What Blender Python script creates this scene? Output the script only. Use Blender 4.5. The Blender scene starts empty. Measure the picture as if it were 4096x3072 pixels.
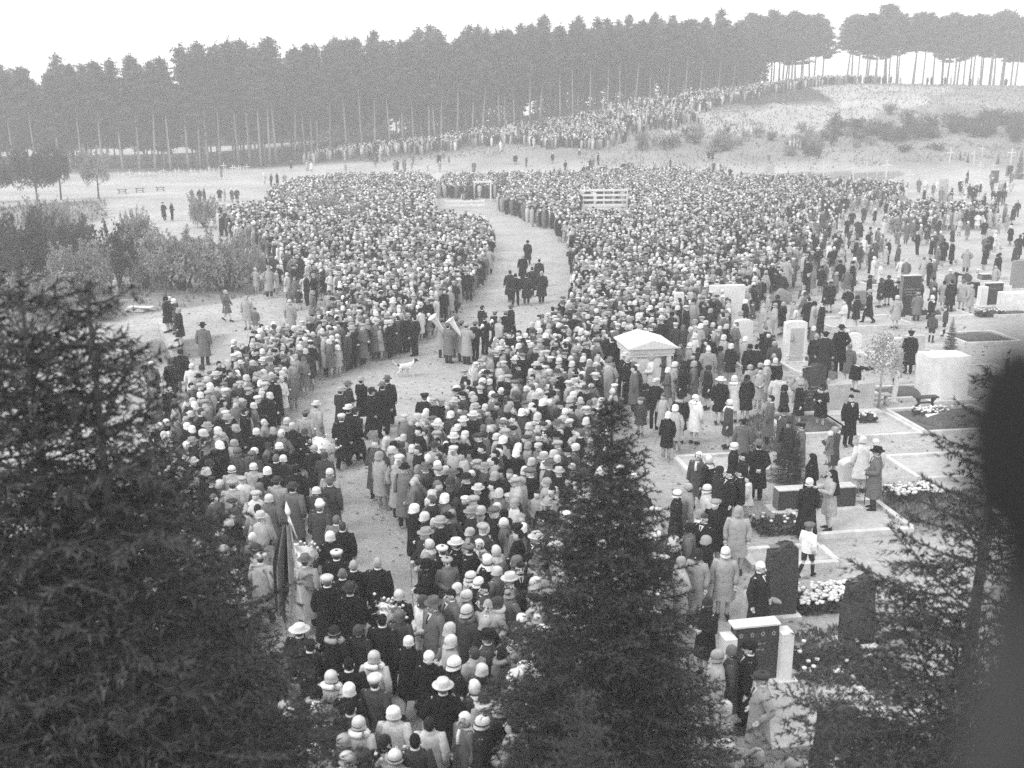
import bpy, bmesh, math, random
import numpy as np
from mathutils import Vector, Matrix
from mathutils.geometry import tessellate_polygon

random.seed(11)
R = np.random.RandomState(7)
C = bpy.context.scene.collection
PI = math.pi

# ------------------------------------------------------------------ camera, light, exposure
F_PX, CAM_H, PITCH = 4200.0, 10.4, math.radians(14.9)      # focal length in px of a 4096 px wide frame
cam_d = bpy.data.cameras.new('camera')
cam_d.sensor_width = 36.0
cam_d.lens = 36.0 * F_PX / 4096.0
cam_d.clip_start, cam_d.clip_end = 0.1, 8000
cam_d.dof.use_dof = True
cam_d.dof.focus_distance = 42.0
cam_d.dof.aperture_fstop = 1.4
cam = bpy.data.objects.new('camera', cam_d)
cam.location = (0, 0, CAM_H)
cam.rotation_euler = (PI / 2 - PITCH, 0, 0)
C.objects.link(cam)
scene = bpy.context.scene
scene.camera = cam

SUN_EL, SUN_AZ = math.radians(48), math.radians(-125)      # azimuth from +Y towards +X
world = bpy.data.worlds.new('World'); scene.world = world; world.use_nodes = True
nt = world.node_tree; nt.nodes.clear()
wo = nt.nodes.new('ShaderNodeOutputWorld'); bg = nt.nodes.new('ShaderNodeBackground')
sky = nt.nodes.new('ShaderNodeTexSky'); sky.sky_type = 'NISHITA'; sky.sun_disc = False
sky.sun_elevation = SUN_EL; sky.sun_rotation = SUN_AZ
sky.air_density = 1.0; sky.dust_density = 4.0
bw = nt.nodes.new('ShaderNodeRGBToBW')
mx = nt.nodes.new('ShaderNodeMix'); mx.data_type = 'RGBA'
mx.inputs[0].default_value = 0.8                           # an even overcast layer over the clear sky behind it
mx.inputs[7].default_value = (9.6, 9.6, 9.6, 1)
nt.links.new(sky.outputs[0], bw.inputs[0]); nt.links.new(bw.outputs[0], mx.inputs[6])
nt.links.new(mx.outputs[2], bg.inputs[0]); bg.inputs[1].default_value = 0.1
nt.links.new(bg.outputs[0], wo.inputs[0])
sun_d = bpy.data.lights.new('sun', 'SUN'); sun_d.energy = 1.1; sun_d.angle = math.radians(25)
sun = bpy.data.objects.new('sun', sun_d); C.objects.link(sun)
sdir = Vector((math.sin(SUN_AZ) * math.cos(SUN_EL), math.cos(SUN_AZ) * math.cos(SUN_EL), math.sin(SUN_EL)))
sun.rotation_euler = (-sdir).to_track_quat('-Z', 'Y').to_euler()
scene.view_settings.view_transform = 'Standard'
scene.view_settings.look = 'None'
scene.view_settings.exposure = 0.82
scene.view_settings.gamma = 1.0
scene.view_settings.use_curve_mapping = False
scene.render.engine = 'CYCLES'
scene.cycles.max_bounces = 6; scene.cycles.diffuse_bounces = 3; scene.cycles.volume_bounces = 3
scene.cycles.transparent_max_bounces = 8
scene.cycles.use_denoising = False                         # the sampling grain stands in for the grain of the plate

# ------------------------------------------------------------------ view geometry: rays through places of the photograph
CP, SP = math.cos(PITCH), math.sin(PITCH)
def ray(px, py):
    u, v = (px - 2048) / F_PX, (1536 - py) / F_PX
    return np.array((u, CP + v * SP, -SP + v * CP))
def project(p):
    x, y, z = p[0], p[1], p[2] - CAM_H
    f = y * CP - z * SP
    return (2048 + F_PX * x / f, 1536 - F_PX * (y * SP + z * CP) / f, f)

# terrain: flat burial ground, a slope that climbs to a ridge behind it
CTRL = [  # (px, py, distance)
    (400, 690, 162), (1040, 664, 178), (1450, 618, 180), (1717, 588, 180), (1970, 560, 180), (2370, 500, 180), (2650, 424, 186),
    (3000, 372, 208), (3250, 336, 220), (3600, 338, 222), (4090, 345, 222), (4500, 350, 222), (-200, 700, 162),
    (3080, 660, 156), (3230, 604, 158), (3700, 690, 146), (4050, 650, 148), (4400, 660, 148), (3300, 590, 160), (3000, 610, 160), (4000, 600, 158),
    (2300, 600, 166), (2460, 590, 166), (2100, 640, 166), (1700, 660, 166), (2750, 600, 164), (2560, 540, 172), (2900, 470, 182), (3400, 450, 186), (4000, 460, 186)]
pts, zs = [], []
for px, py, d in CTRL:
    r = ray(px, py); t = d / r[1]
    pts.append((r[0] * t, d)); zs.append(CAM_H + r[2] * t)
for x in range(-220, 261, 40):
    for y in (60, 100, 130):
        if y < 130 or x < 200: pts.append((x, y)); zs.append(0.0)
for x, y, z in [(-180, 230, 0), (-120, 230, 0.5), (-60, 230, 1.5), (0, 230, 7), (40, 232, 11), (70, 245, 14), (-180, 320, 0), (-60, 320, 0), (30, 320, 4), (110, 300, 5),
                (160, 300, 4), (230, 300, 4), (110, 255, 12), (150, 255, 11), (60, 400, 0), (-150, 400, 0), (200, 400, 0), (-300, 160, 0), (-300, 300, 0), (320, 150, 2), (330, 222, 13), (330, 320, 3)]:
    pts.append((x, y)); zs.append(z)
P = np.array(pts, float); Zc = np.array(zs, float)
def _k(d2): return 0.5 * d2 * np.log(d2 + 1e-9)
n_ = len(P)
A_ = _k(((P[:, None] - P[None]) ** 2).sum(2)) + np.eye(n_) * 40.0
M_ = np.zeros((n_ + 3, n_ + 3)); M_[:n_, :n_] = A_; M_[:n_, n_] = 1; M_[:n_, n_ + 1:] = P; M_[n_, :n_] = 1; M_[n_ + 1:, :n_] = P.T
W_ = np.linalg.solve(M_, np.concatenate([Zc, np.zeros(3)]))
def h_raw(x, y):
    x, y = np.asarray(x, float), np.asarray(y, float)
    q = np.stack([x.ravel(), y.ravel()], 1)
    out = np.empty(len(q))
    for i in range(0, len(q), 20000):
        s = q[i:i + 20000]
        out[i:i + 20000] = _k(((s[:, None] - P[None]) ** 2).sum(2)) @ W_[:n_] + W_[n_] + s @ W_[n_ + 1:]
    out = np.maximum(out, 0)
    fade = np.clip((q[:, 1] - 108) / 40, 0, 1); fade = fade * fade * (3 - 2 * fade)
    far = 1 - np.clip((np.maximum(np.abs(q[:, 0]) - 260, q[:, 1] - 360)) / 120, 0, 1)
    return (out * fade * far).reshape(x.shape)
GX0, GX1, GY0, GY1, GS = -320, 340, 0, 460, 2.0
gx = np.arange(GX0, GX1 + 1, GS); gy = np.arange(GY0, GY1 + 1, GS)
GH = h_raw(*np.meshgrid(gx, gy))
_X, _Y = np.meshgrid(gx, gy); _m = np.clip((GH - 1.2) / 3, 0, 1) * np.clip((_X - 8) / 15, 0, 1) * np.clip((13.0 - GH) / 3, 0, 1) * (_Y < 222)
GH = GH + _m * (.42 * np.sin(_X * .62 + .8 * np.sin(_Y * .21)) * np.sin(_X * .23 + 1) + .25 * np.sin(_X * 1.25 + _Y * .3) + .2 * np.sin(_Y * .7 + _X * .15))   # gullies worn into the bank
def H(x, y):
    if y < 108 or y > GY1 - 3 or x < GX0 + 1 or x > GX1 - 3: return 0.0
    i, j = (x - GX0) / GS, (y - GY0) / GS
    a, b = int(i), int(j); i -= a; j -= b
    return float((GH[b, a] * (1 - i) + GH[b, a + 1] * i) * (1 - j) + (GH[b + 1, a] * (1 - i) + GH[b + 1, a + 1] * i) * j)
def Hv(x, y):
    i = np.clip((x - GX0) / GS, 0, len(gx) - 2.001); j = np.clip((y - GY0) / GS, 0, len(gy) - 2.001)
    a, b = i.astype(int), j.astype(int); i = i - a; j = j - b
    return (GH[b, a] * (1 - i) + GH[b, a + 1] * i) * (1 - j) + (GH[b + 1, a] * (1 - i) + GH[b + 1, a + 1] * i) * j
def at(px, py, off=0.0):
    """The point OFF metres above the ground that the photograph shows at px, py."""
    r = ray(px, py); r = r / r[1]
    y, step = 8.0, 1.0
    while y < 420:
        if CAM_H + r[2] * y < H(r[0] * y, y) + off: break
        y += step
    lo, hi = y - step, y
    for _ in range(14):
        m = (lo + hi) / 2
        if CAM_H + r[2] * m < H(r[0] * m, m) + off: hi = m
        else: lo = m
    return Vector((r[0] * hi, hi, H(r[0] * hi, hi)))
def poly(pp, off=0.0):
    """World outline of a list of (px, py[, height above ground])."""
    return [tuple(at(p[0], p[1], p[2] if len(p) > 2 else off)[:2]) for p in pp]
def inside(X, Y, pg):
    ok = np.zeros(X.shape, bool); n = len(pg)
    for i in range(n):
        x1, y1 = pg[i]; x2, y2 = pg[(i + 1) % n]
        if y1 == y2: continue
        c = ((y1 > Y) != (y2 > Y)) & (X < (x2 - x1) * (Y - y1) / (y2 - y1) + x1)
        ok ^= c
    return ok

# ------------------------------------------------------------------ materials (the photograph is black and white: greys only)
def _new(name):
    m = bpy.data.materials.new(name); m.use_nodes = True
    t = m.node_tree; b = t.nodes['Principled BSDF']
    return m, t, b
def _coords(t, scale):
    c = t.nodes.new('ShaderNodeTexCoord'); mp = t.nodes.new('ShaderNodeMapping')
    mp.inputs['Scale'].default_value = scale if isinstance(scale, tuple) else (scale,) * 3
    t.links.new(c.outputs['Object'], mp.inputs[0]); return mp.outputs[0]
def _noise(t, co, s, detail=5, rough=0.6):
    n = t.nodes.new('ShaderNodeTexNoise'); n.inputs['Scale'].default_value = s
    n.inputs['Detail'].default_value = detail; n.inputs['Roughness'].default_value = rough
    t.links.new(co, n.inputs['Vector']); return n.outputs['Fac']
def _map(t, v, a, b, c, d):
    n = t.nodes.new('ShaderNodeMapRange'); n.inputs[1].default_value = a; n.inputs[2].default_value = b
    n.inputs[3].default_value = c; n.inputs[4].default_value = d; t.links.new(v, n.inputs[0]); return n.outputs[0]
def _math(t, op, a, b=None):
    n = t.nodes.new('ShaderNodeMath'); n.operation = op
    for i, v in enumerate((a, b)):
        if v is None: continue
        if isinstance(v, (int, float)): n.inputs[i].default_value = v
        else: t.links.new(v, n.inputs[i])
    return n.outputs[0]
def _bump(t, b, v, strength, dist):
    n = t.nodes.new('ShaderNodeBump'); n.inputs['Strength'].default_value = strength; n.inputs['Distance'].default_value = dist
    t.links.new(v, n.inputs['Height']); t.links.new(n.outputs[0], b.inputs['Normal'])
def grey(name, v, var=0.25, scale=6.0, rough=0.85, bump=0.0, dist=0.01, blot=0.0):
    m, t, b = _new(name); co = _coords(t, 1.0)
    n = _noise(t, co, scale)
    val = _map(t, n, 0.25, 0.75, v * (1 - var), v * (1 + var))
    if blot:
        n2 = _noise(t, co, scale * 0.17, 4)
        val = _math(t, 'MULTIPLY', val, _map(t, n2, 0.35, 0.65, 1 - blot, 1 + blot * 0.4))
    t.links.new(val, b.inputs['Base Color']); b.inputs['Roughness'].default_value = rough
    if bump: _bump(t, b, n, bump, dist)
    return m
def cloth_material(name, source):
    m, t, b = _new(name); co = _coords(t, 1.0)
    if source == 'object':
        s = t.nodes.new('ShaderNodeObjectInfo').outputs['Color']
    else:
        a = t.nodes.new('ShaderNodeAttribute'); a.attribute_name = 'tone'; s = a.outputs['Fac']
    n = _noise(t, co, 9.0, 4); n2 = _noise(t, co, 120.0, 2)
    f = _math(t, 'MULTIPLY', _map(t, n, 0.3, 0.7, 0.8, 1.2), _map(t, n2, 0.3, 0.7, 0.88, 1.12))
    t.links.new(_math(t, 'MULTIPLY', s, f), b.inputs['Base Color'])
    b.inputs['Roughness'].default_value = 0.95; b.inputs['Specular IOR Level'].default_value = 0.15
    _bump(t, b, n, 0.35, 0.03)
    return m
def foliage(name, v, var, scale):
    m = grey(name, v, var, scale, 0.75); t = m.node_tree; b = t.nodes['Principled BSDF']; out = t.nodes['Material Output']
    tr = t.nodes.new('ShaderNodeBsdfTranslucent'); mixn = t.nodes.new('ShaderNodeMixShader'); mixn.inputs[0].default_value = 0.35
    t.links.new(b.inputs['Base Color'].links[0].from_socket, tr.inputs[0]); t.links.new(b.outputs[0], mixn.inputs[1]); t.links.new(tr.outputs[0], mixn.inputs[2]); t.links.new(mixn.outputs[0], out.inputs[0]); return m
M_CLOTH = cloth_material('cloth', 'object')
M_CROWD = cloth_material('crowd_cloth', 'tone')
M_SKIN = grey('skin', 0.52, 0.12, 14, 0.6)
M_DARK = grey('dark_feature', 0.03, 0.2, 10, 0.6)
M_CROSS = grey('weathered_white_paint', 0.6, 0.1, 6, 0.7)
M_WHITE = grey('white_paint', 0.78, 0.06, 5, 0.6, 0.1, 0.004, 0.12)
M_WSTONE = grey('white_stone', 0.74, 0.07, 18, 0.75, 0.25, 0.004, 0.14)
M_GSTONE = grey('grey_granite', 0.24, 0.35, 60, 0.7, 0.3, 0.006, 0.2)
M_BSTONE = grey('black_granite', 0.035, 0.3, 60, 0.42, 0.05, 0.002, 0.2)
M_ROUGH = grey('rough_granite', 0.05, 0.5, 14, 0.85, 0.9, 0.04, 0.3)
M_SIDE = grey('hewn_granite', 0.17, 0.3, 26, 0.9, 0.8, 0.02, 0.2)
M_KERB = grey('kerb_stone', 0.60, 0.12, 20, 0.8, 0.3, 0.005, 0.2)
M_GRAVEL = grey('gravel', 0.46, 0.25, 40, 0.95, 0.6, 0.02, 0.15)
M_SOIL = grey('grave_soil', 0.11, 0.5, 16, 1.0, 0.8, 0.04, 0.3)
M_TEXT = grey('inscription', 0.34, 0.2, 40, 0.6)
M_BARK = grey('pine_bark', 0.32, 0.45, 9, 0.95, 0.8, 0.03, 0.3)
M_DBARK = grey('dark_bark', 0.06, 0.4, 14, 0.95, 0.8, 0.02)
M_PINE = foliage('pine_needles', 0.115, 0.6, 0.5)
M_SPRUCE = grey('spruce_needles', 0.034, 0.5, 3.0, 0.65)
M_LEAF = foliage('leaves', 0.32, 0.45, 1.6)
M_DLEAF = foliage('dark_leaves', 0.095, 0.5, 1.6)
M_GRASS = grey('grass_blades', 0.16, 0.4, 2.0, 0.9)
M_WOOD = grey('dark_wood', 0.05, 0.35, 12, 0.8, 0.4, 0.006)
M_PWOOD = grey('pale_wood', 0.42, 0.2, 14, 0.8, 0.3, 0.004)
M_FLOWER = grey('white_blossom', 0.72, 0.15, 20, 0.8)
M_CONC = grey('concrete', 0.45, 0.15, 14, 0.9, 0.4, 0.008, 0.2)
m, t, b = _new('brass'); b.inputs['Metallic'].default_value = 0.35; b.inputs['Roughness'].default_value = 0.3; b.inputs['Base Color'].default_value = (.9, .9, .9, 1); M_BRASS = m

# ------------------------------------------------------------------ geometry collector
class G:
    def __init__(s): s.v = []; s.f = []; s.n = 0
    def add(s, V, F):
        V = np.asarray(V, float); s.v.append(V); s.f += [tuple(i + s.n for i in f) for f in F]; s.n += len(V); return s
    def loft(s, rings, caps=(True, True)):
        k = len(rings[0]); V = np.concatenate(rings); F = []
        for i in range(len(rings) - 1):
            for j in range(k):
                a, b = i * k + j, i * k + (j + 1) % k
                F.append((a, b, b + k, a + k))
        if caps[0]: F.append(tuple(range(k - 1, -1, -1)))
        if caps[1]: F.append(tuple(range((len(rings) - 1) * k, len(rings) * k)))
        return s.add(V, F)
    def tube(s, pp, rr, seg=6, caps=(True, True)):
        pp = [np.asarray(p, float) for p in pp]; rings = []
        for i, p in enumerate(pp):
            d = pp[min(i + 1, len(pp) - 1)] - pp[max(i - 1, 0)]; d /= np.linalg.norm(d) + 1e-9
            a = np.array((1., 0, 0)) if abs(d[0]) < 0.8 else np.array((0, 1., 0))
            u = np.cross(d, a); u /= np.linalg.norm(u); w = np.cross(d, u)
            th = np.arange(seg) * 2 * PI / seg
            rings.append(p + rr[i] * (np.cos(th)[:, None] * u + np.sin(th)[:, None] * w))
        return s.loft(rings, caps)
    def ell(s, c, r, seg=10, rows=7, keep=None, rot=None):
        V, F = [], []
        V.append((0, 0, -1))
        for i in range(1, rows):
            ph = -PI / 2 + PI * i / rows
            for j in range(seg):
                th = 2 * PI * j / seg; V.append((math.cos(ph) * math.cos(th), math.cos(ph) * math.sin(th), math.sin(ph)))
        V.append((0, 0, 1)); top = len(V) - 1
        for j in range(seg):
            F.append((0, 1 + (j + 1) % seg, 1 + j)); F.append((top, top - seg + j, top - seg + (j + 1) % seg))
        for i in range(rows - 2):
            for j in range(seg):
                a, b = 1 + i * seg + j, 1 + i * seg + (j + 1) % seg
                F.append((a, b, b + seg, a + seg))
        V = np.array(V) * np.array(r)
        if rot is not None: V = V @ np.array(rot).T
        V = V + np.array(c)
        if keep: F = [f for f in F if keep(V[list(f)].mean(0))]
        return s.add(V, F)
    def box(s, c, sz, rotz=0.0, top=1.0):
        x, y, z = np.array(sz) / 2.0; V = []
        for dz in (-1, 1):
            k = top if dz > 0 else 1.0
            for dx, dy in ((-1, -1), (1, -1), (1, 1), (-1, 1)): V.append((dx * x * k, dy * y * k, dz * z))
        V = np.array(V); ca, sa = math.cos(rotz), math.sin(rotz)
        V = np.stack([V[:, 0] * ca - V[:, 1] * sa, V[:, 0] * sa + V[:, 1] * ca, V[:, 2]], 1) + np.array(c)
        return s.add(V, [(3, 2, 1, 0), (4, 5, 6, 7), (0, 1, 5, 4), (1, 2, 6, 5), (2, 3, 7, 6), (3, 0, 4, 7)])
    def prism(s, outline, y0, y1):
        """Outline in x, z extruded along y."""
        k = len(outline)
        a = np.array([(x, y0, z) for x, z in outline]); b = np.array([(x, y1, z) for x, z in outline])
        return s.loft([a, b])
    def V(s): return np.concatenate(s.v) if s.v else np.zeros((0, 3))
    def mesh(s, name, mat, smooth=True, bevel=0.0):
        me = bpy.data.meshes.new(name); me.from_pydata([tuple(v) for v in s.V()], [], s.f)
        if bevel:
            bm = bmesh.new(); bm.from_mesh(me); bmesh.ops.remove_doubles(bm, verts=bm.verts, dist=1e-5)
            bmesh.ops.bevel(bm, geom=[e for e in bm.edges if len(e.link_faces) == 2 and e.calc_face_angle(0) > 0.4], offset=bevel, segments=2, profile=0.6, affect='EDGES')
            bm.to_mesh(me); bm.free()
        for mm in (mat if isinstance(mat, (list, tuple)) else [mat]): me.materials.append(mm)
        if smooth: me.polygons.foreach_set('use_smooth', np.ones(len(me.polygons), bool))
        me.update(); return me
    def obj(s, name, mat, parent=None, smooth=True, bevel=0.0, **kw): return link(name, s.mesh(name, mat, smooth, bevel), parent, **kw)
def link(name, me, parent=None, loc=None, rz=None, scale=None, col=None):
    o = bpy.data.objects.new(name, me); C.objects.link(o)
    if parent is not None: o.parent = parent
    if loc is not None: o.location = loc
    if rz is not None: o.rotation_euler = (0, 0, rz)
    if scale is not None: o.scale = scale if hasattr(scale, '__len__') else (scale,) * 3
    if col is not None: o.color = (col, col, col, 1)
    return o
def tri_mesh(name, V, T, mat, tone=None, smooth=False):
    V = np.ascontiguousarray(V, np.float32); T = np.ascontiguousarray(T, np.int32)
    me = bpy.data.meshes.new(name)
    me.vertices.add(len(V)); me.vertices.foreach_set('co', V.ravel())
    me.loops.add(T.size); me.loops.foreach_set('vertex_index', T.ravel())
    me.polygons.add(len(T)); me.polygons.foreach_set('loop_start', np.arange(len(T), dtype=np.int32) * 3)
    me.polygons.foreach_set('loop_total', np.full(len(T), 3, np.int32))
    if smooth: me.polygons.foreach_set('use_smooth', np.ones(len(T), bool))
    if tone is not None:
        a = me.attributes.new('tone', 'FLOAT', 'POINT'); a.data.foreach_set('value', np.ascontiguousarray(tone, np.float32))
    me.materials.append(mat); me.update(calc_edges=True); return me
def tag(o, label=None, cat=None, group=None, kind=None):
    if label: o['label'] = label
    if cat: o['category'] = cat
    if group: o['group'] = group
    if kind: o['kind'] = kind
    return o
def thing(name, loc, rz=0.0, label=None, cat=None, group=None, scale=1.0):
    o = bpy.data.objects.new(name, None); C.objects.link(o); o.location = loc; o.rotation_euler = (0, 0, rz); o.scale = (scale,) * 3
    o.empty_display_size = 0.2
    return tag(o, label, cat, group)
def copy_tree(o, parent=None):
    c = o.copy(); C.objects.link(c); c.parent = parent
    for ch in list(o.children): copy_tree(ch, c)
    return c
LANDMARKS = []
def mark(phrase, x, y): LANDMARKS.append((phrase, x, y))

# ------------------------------------------------------------------ ground
xs = np.concatenate([-np.geomspace(2600, 330, 14), np.arange(-320, -120, 4.), np.arange(-120, 170, 1.25), np.arange(170, 341, 4.), np.geomspace(350, 2600, 14)])
ys = np.concatenate([-np.geomspace(800, 20, 8), np.arange(-10, 10, 4.), np.arange(10, 250, 1.25), np.arange(250, 460, 4.), np.geomspace(465, 3400, 16)])
X, Y = np.meshgrid(xs, ys)
Zg = np.where((Y < 108) | (Y > 456) | (np.abs(X) > 318), 0, Hv(X, Y))
grass = np.zeros(X.shape)
for pg in ([(0, 830), (420, 800), (430, 870), (300, 905), (350, 1000), (640, 960), (650, 1080), (1060, 1120), (1090, 1175), (850, 1212), (560, 1258), (200, 1330), (-600, 1500), (-700, 850)],
           [(450, 1390), (640, 1352), (900, 1345), (860, 1400), (700, 1440), (580, 1520), (460, 1480)],
           [(2960, 1680), (3080, 1650), (3120, 1800), (2980, 1830)], [(3120, 2560), (3500, 2480), (3700, 2800), (3200, 2860)],
           [(3520, 1990), (3900, 1960), (4000, 2100), (3560, 2110)], [(2560, 640), (2900, 690), (3300, 690), (3650, 690), (3500, 730), (3200, 720), (2700, 660)]):
    grass = np.maximum(grass, inside(X, Y, poly(pg)) * 1.0)
grass = np.maximum(grass, np.clip((Zg - 0.6) / 2.0, 0, 1) * 0.75)
bank = poly([(2540, 450), (2800, 402), (3300, 342), (3800, 348), (3780, 400), (3500, 455), (3280, 520), (2950, 540), (2650, 530)])
grass = np.where(inside(X, Y, bank), .32, grass); scrubby = poly([(3420, 480), (3800, 470), (3700, 380), (4500, 360), (4500, 600), (3500, 590)]); grass = np.where(inside(X, Y, scrubby), 1.0, grass)
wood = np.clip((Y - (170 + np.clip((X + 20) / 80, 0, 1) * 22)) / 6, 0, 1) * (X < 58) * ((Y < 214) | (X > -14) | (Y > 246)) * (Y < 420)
me = bpy.data.meshes.new('ground')
nx, ny = len(xs), len(ys)
idx = np.arange(nx * ny).reshape(ny, nx)
Q = np.stack([idx[:-1, :-1], idx[:-1, 1:], idx[1:, 1:], idx[1:, :-1]], -1).reshape(-1, 4).astype(np.int32)
me.vertices.add(nx * ny); me.vertices.foreach_set('co', np.stack([X, Y, Zg], -1).astype(np.float32).ravel())
me.loops.add(Q.size); me.loops.foreach_set('vertex_index', Q.ravel())
me.polygons.add(len(Q)); me.polygons.foreach_set('loop_start', np.arange(len(Q), dtype=np.int32) * 4); me.polygons.foreach_set('loop_total', np.full(len(Q), 4, np.int32))
me.polygons.foreach_set('use_smooth', np.ones(len(Q), bool))
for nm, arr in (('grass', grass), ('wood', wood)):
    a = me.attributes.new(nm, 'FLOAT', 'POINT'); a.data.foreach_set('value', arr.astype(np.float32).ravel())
m, t, b = _new('sandy_ground'); co = _coords(t, 1.0)
n1, n2, n3 = _noise(t, co, 0.12, 6), _noise(t, co, 1.6, 6, .7), _noise(t, co, 7.0, 5, .7)
sand = _math(t, 'MULTIPLY', _map(t, n1, .3, .7, .37, .55), _math(t, 'MULTIPLY', _map(t, n2, .3, .7, .74, 1.16), _map(t, n3, .3, .7, .8, 1.14)))
gr = _math(t, 'MULTIPLY', _map(t, n1, .3, .7, .17, .32), _math(t, 'MULTIPLY', _map(t, n2, .25, .75, .6, 1.4), _map(t, n3, .3, .7, .8, 1.2)))
def attr(nm):
    a = t.nodes.new('ShaderNodeAttribute'); a.attribute_name = nm; return a.outputs['Fac']
def mixv(f, a, b2):
    n = t.nodes.new('ShaderNodeMix'); t.links.new(f, n.inputs[0]); t.links.new(a, n.inputs[2])
    if isinstance(b2, float): n.inputs[3].default_value = b2
    else: t.links.new(b2, n.inputs[3])
    return n.outputs[0]
gm = _map(t, _math(t, 'ADD', attr('grass'), _map(t, n2, .3, .7, -.35, .35)), .25, .75, 0, 1)
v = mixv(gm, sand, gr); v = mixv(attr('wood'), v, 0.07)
t.links.new(v, b.inputs['Base Color']); b.inputs['Roughness'].default_value = 1.0; b.inputs['Specular IOR Level'].default_value = 0.1
_bump(t, b, _math(t, 'ADD', n2, _math(t, 'MULTIPLY', n3, 0.5)), 0.9, 0.16)
me.materials.append(m); me.update(calc_edges=True)
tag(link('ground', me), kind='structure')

def sheet(name, outline, z, mat, parent=None):
    tess = tessellate_polygon([[Vector((x, y, 0)) for x, y in outline]])
    me = bpy.data.meshes.new(name); me.from_pydata([(x, y, z) for x, y in outline], [], [tuple(f) for f in tess])
    bm = bmesh.new(); bm.from_mesh(me); bmesh.ops.recalc_face_normals(bm, faces=bm.faces)
    if sum(f.normal.z for f in bm.faces) < 0: bmesh.ops.reverse_faces(bm, faces=bm.faces)
    bm.to_mesh(me); bm.free(); me.materials.append(mat); return link(name, me, parent)
PATH_L = [(900, 3300), (1000, 2700), (1100, 2300), (1150, 2000), (1200, 1750), (1259, 1555), (1350, 1512), (1590, 1436), (1736, 1360), (1856, 1227), (1957, 1137), (1970, 1012), (1957, 873), (1900, 845), (1745, 835)]
PATH_R = [(1800, 3300), (1690, 2750), (1650, 2400), (1640, 2215), (1550, 2105), (1500, 1990), (1559, 1924), (1800, 1764), (1900, 1604), (1983, 1528), (2128, 1421), (2236, 1345), (2300, 1277), (2287, 1038), (2236, 937), (2135, 905), (2046, 860), (1964, 820), (1760, 812)]
m, t, b = _new('path_sand'); co = _coords(t, 1.0)
n1, n2, n3 = _noise(t, co, .35, 5), _noise(t, co, 3.0, 6, .7), _noise(t, co, 18.0, 4, .7)
t.links.new(_math(t, 'MULTIPLY', _map(t, n1, .3, .7, .37, .50), _math(t, 'MULTIPLY', _map(t, n2, .3, .7, .78, 1.12), _map(t, n3, .3, .7, .8, 1.15))), b.inputs['Base Color'])
b.inputs['Roughness'].default_value = 1.0; b.inputs['Specular IOR Level'].default_value = 0.1
_bump(t, b, _math(t, 'ADD', n2, _math(t, 'MULTIPLY', n3, .5)), 0.9, 0.09)
PL, PR = poly(PATH_L), poly(PATH_R)
tag(sheet('path', PL + PR[::-1], 0.02, m), kind='structure')

# ------------------------------------------------------------------ trees and shrubs
def leaf_tris(cent, size, rng, flat=0.0, aspect=1.0):
    """One triangle per centre, turned at random."""
    n = len(cent)
    a = rng.normal(size=(n, 3)); a /= np.linalg.norm(a, axis=1)[:, None]
    b = rng.normal(size=(n, 3))
    if flat: a[:, 2] *= (1 - flat); b[:, 2] *= (1 - flat)
    a /= np.linalg.norm(a, axis=1)[:, None] + 1e-9
    b -= (a * b).sum(1)[:, None] * a; b /= np.linalg.norm(b, axis=1)[:, None] + 1e-9
    s = (size * (0.6 + 0.8 * rng.rand(n)))[:, None] if not hasattr(size, '__len__') else size[:, None]
    V = np.stack([cent + a * s, cent - a * s * .5 + b * s * .8 * aspect, cent - a * s * .5 - b * s * .8 * aspect], 1).reshape(-1, 3)
    return V, np.arange(n * 3).reshape(-1, 3)

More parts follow.
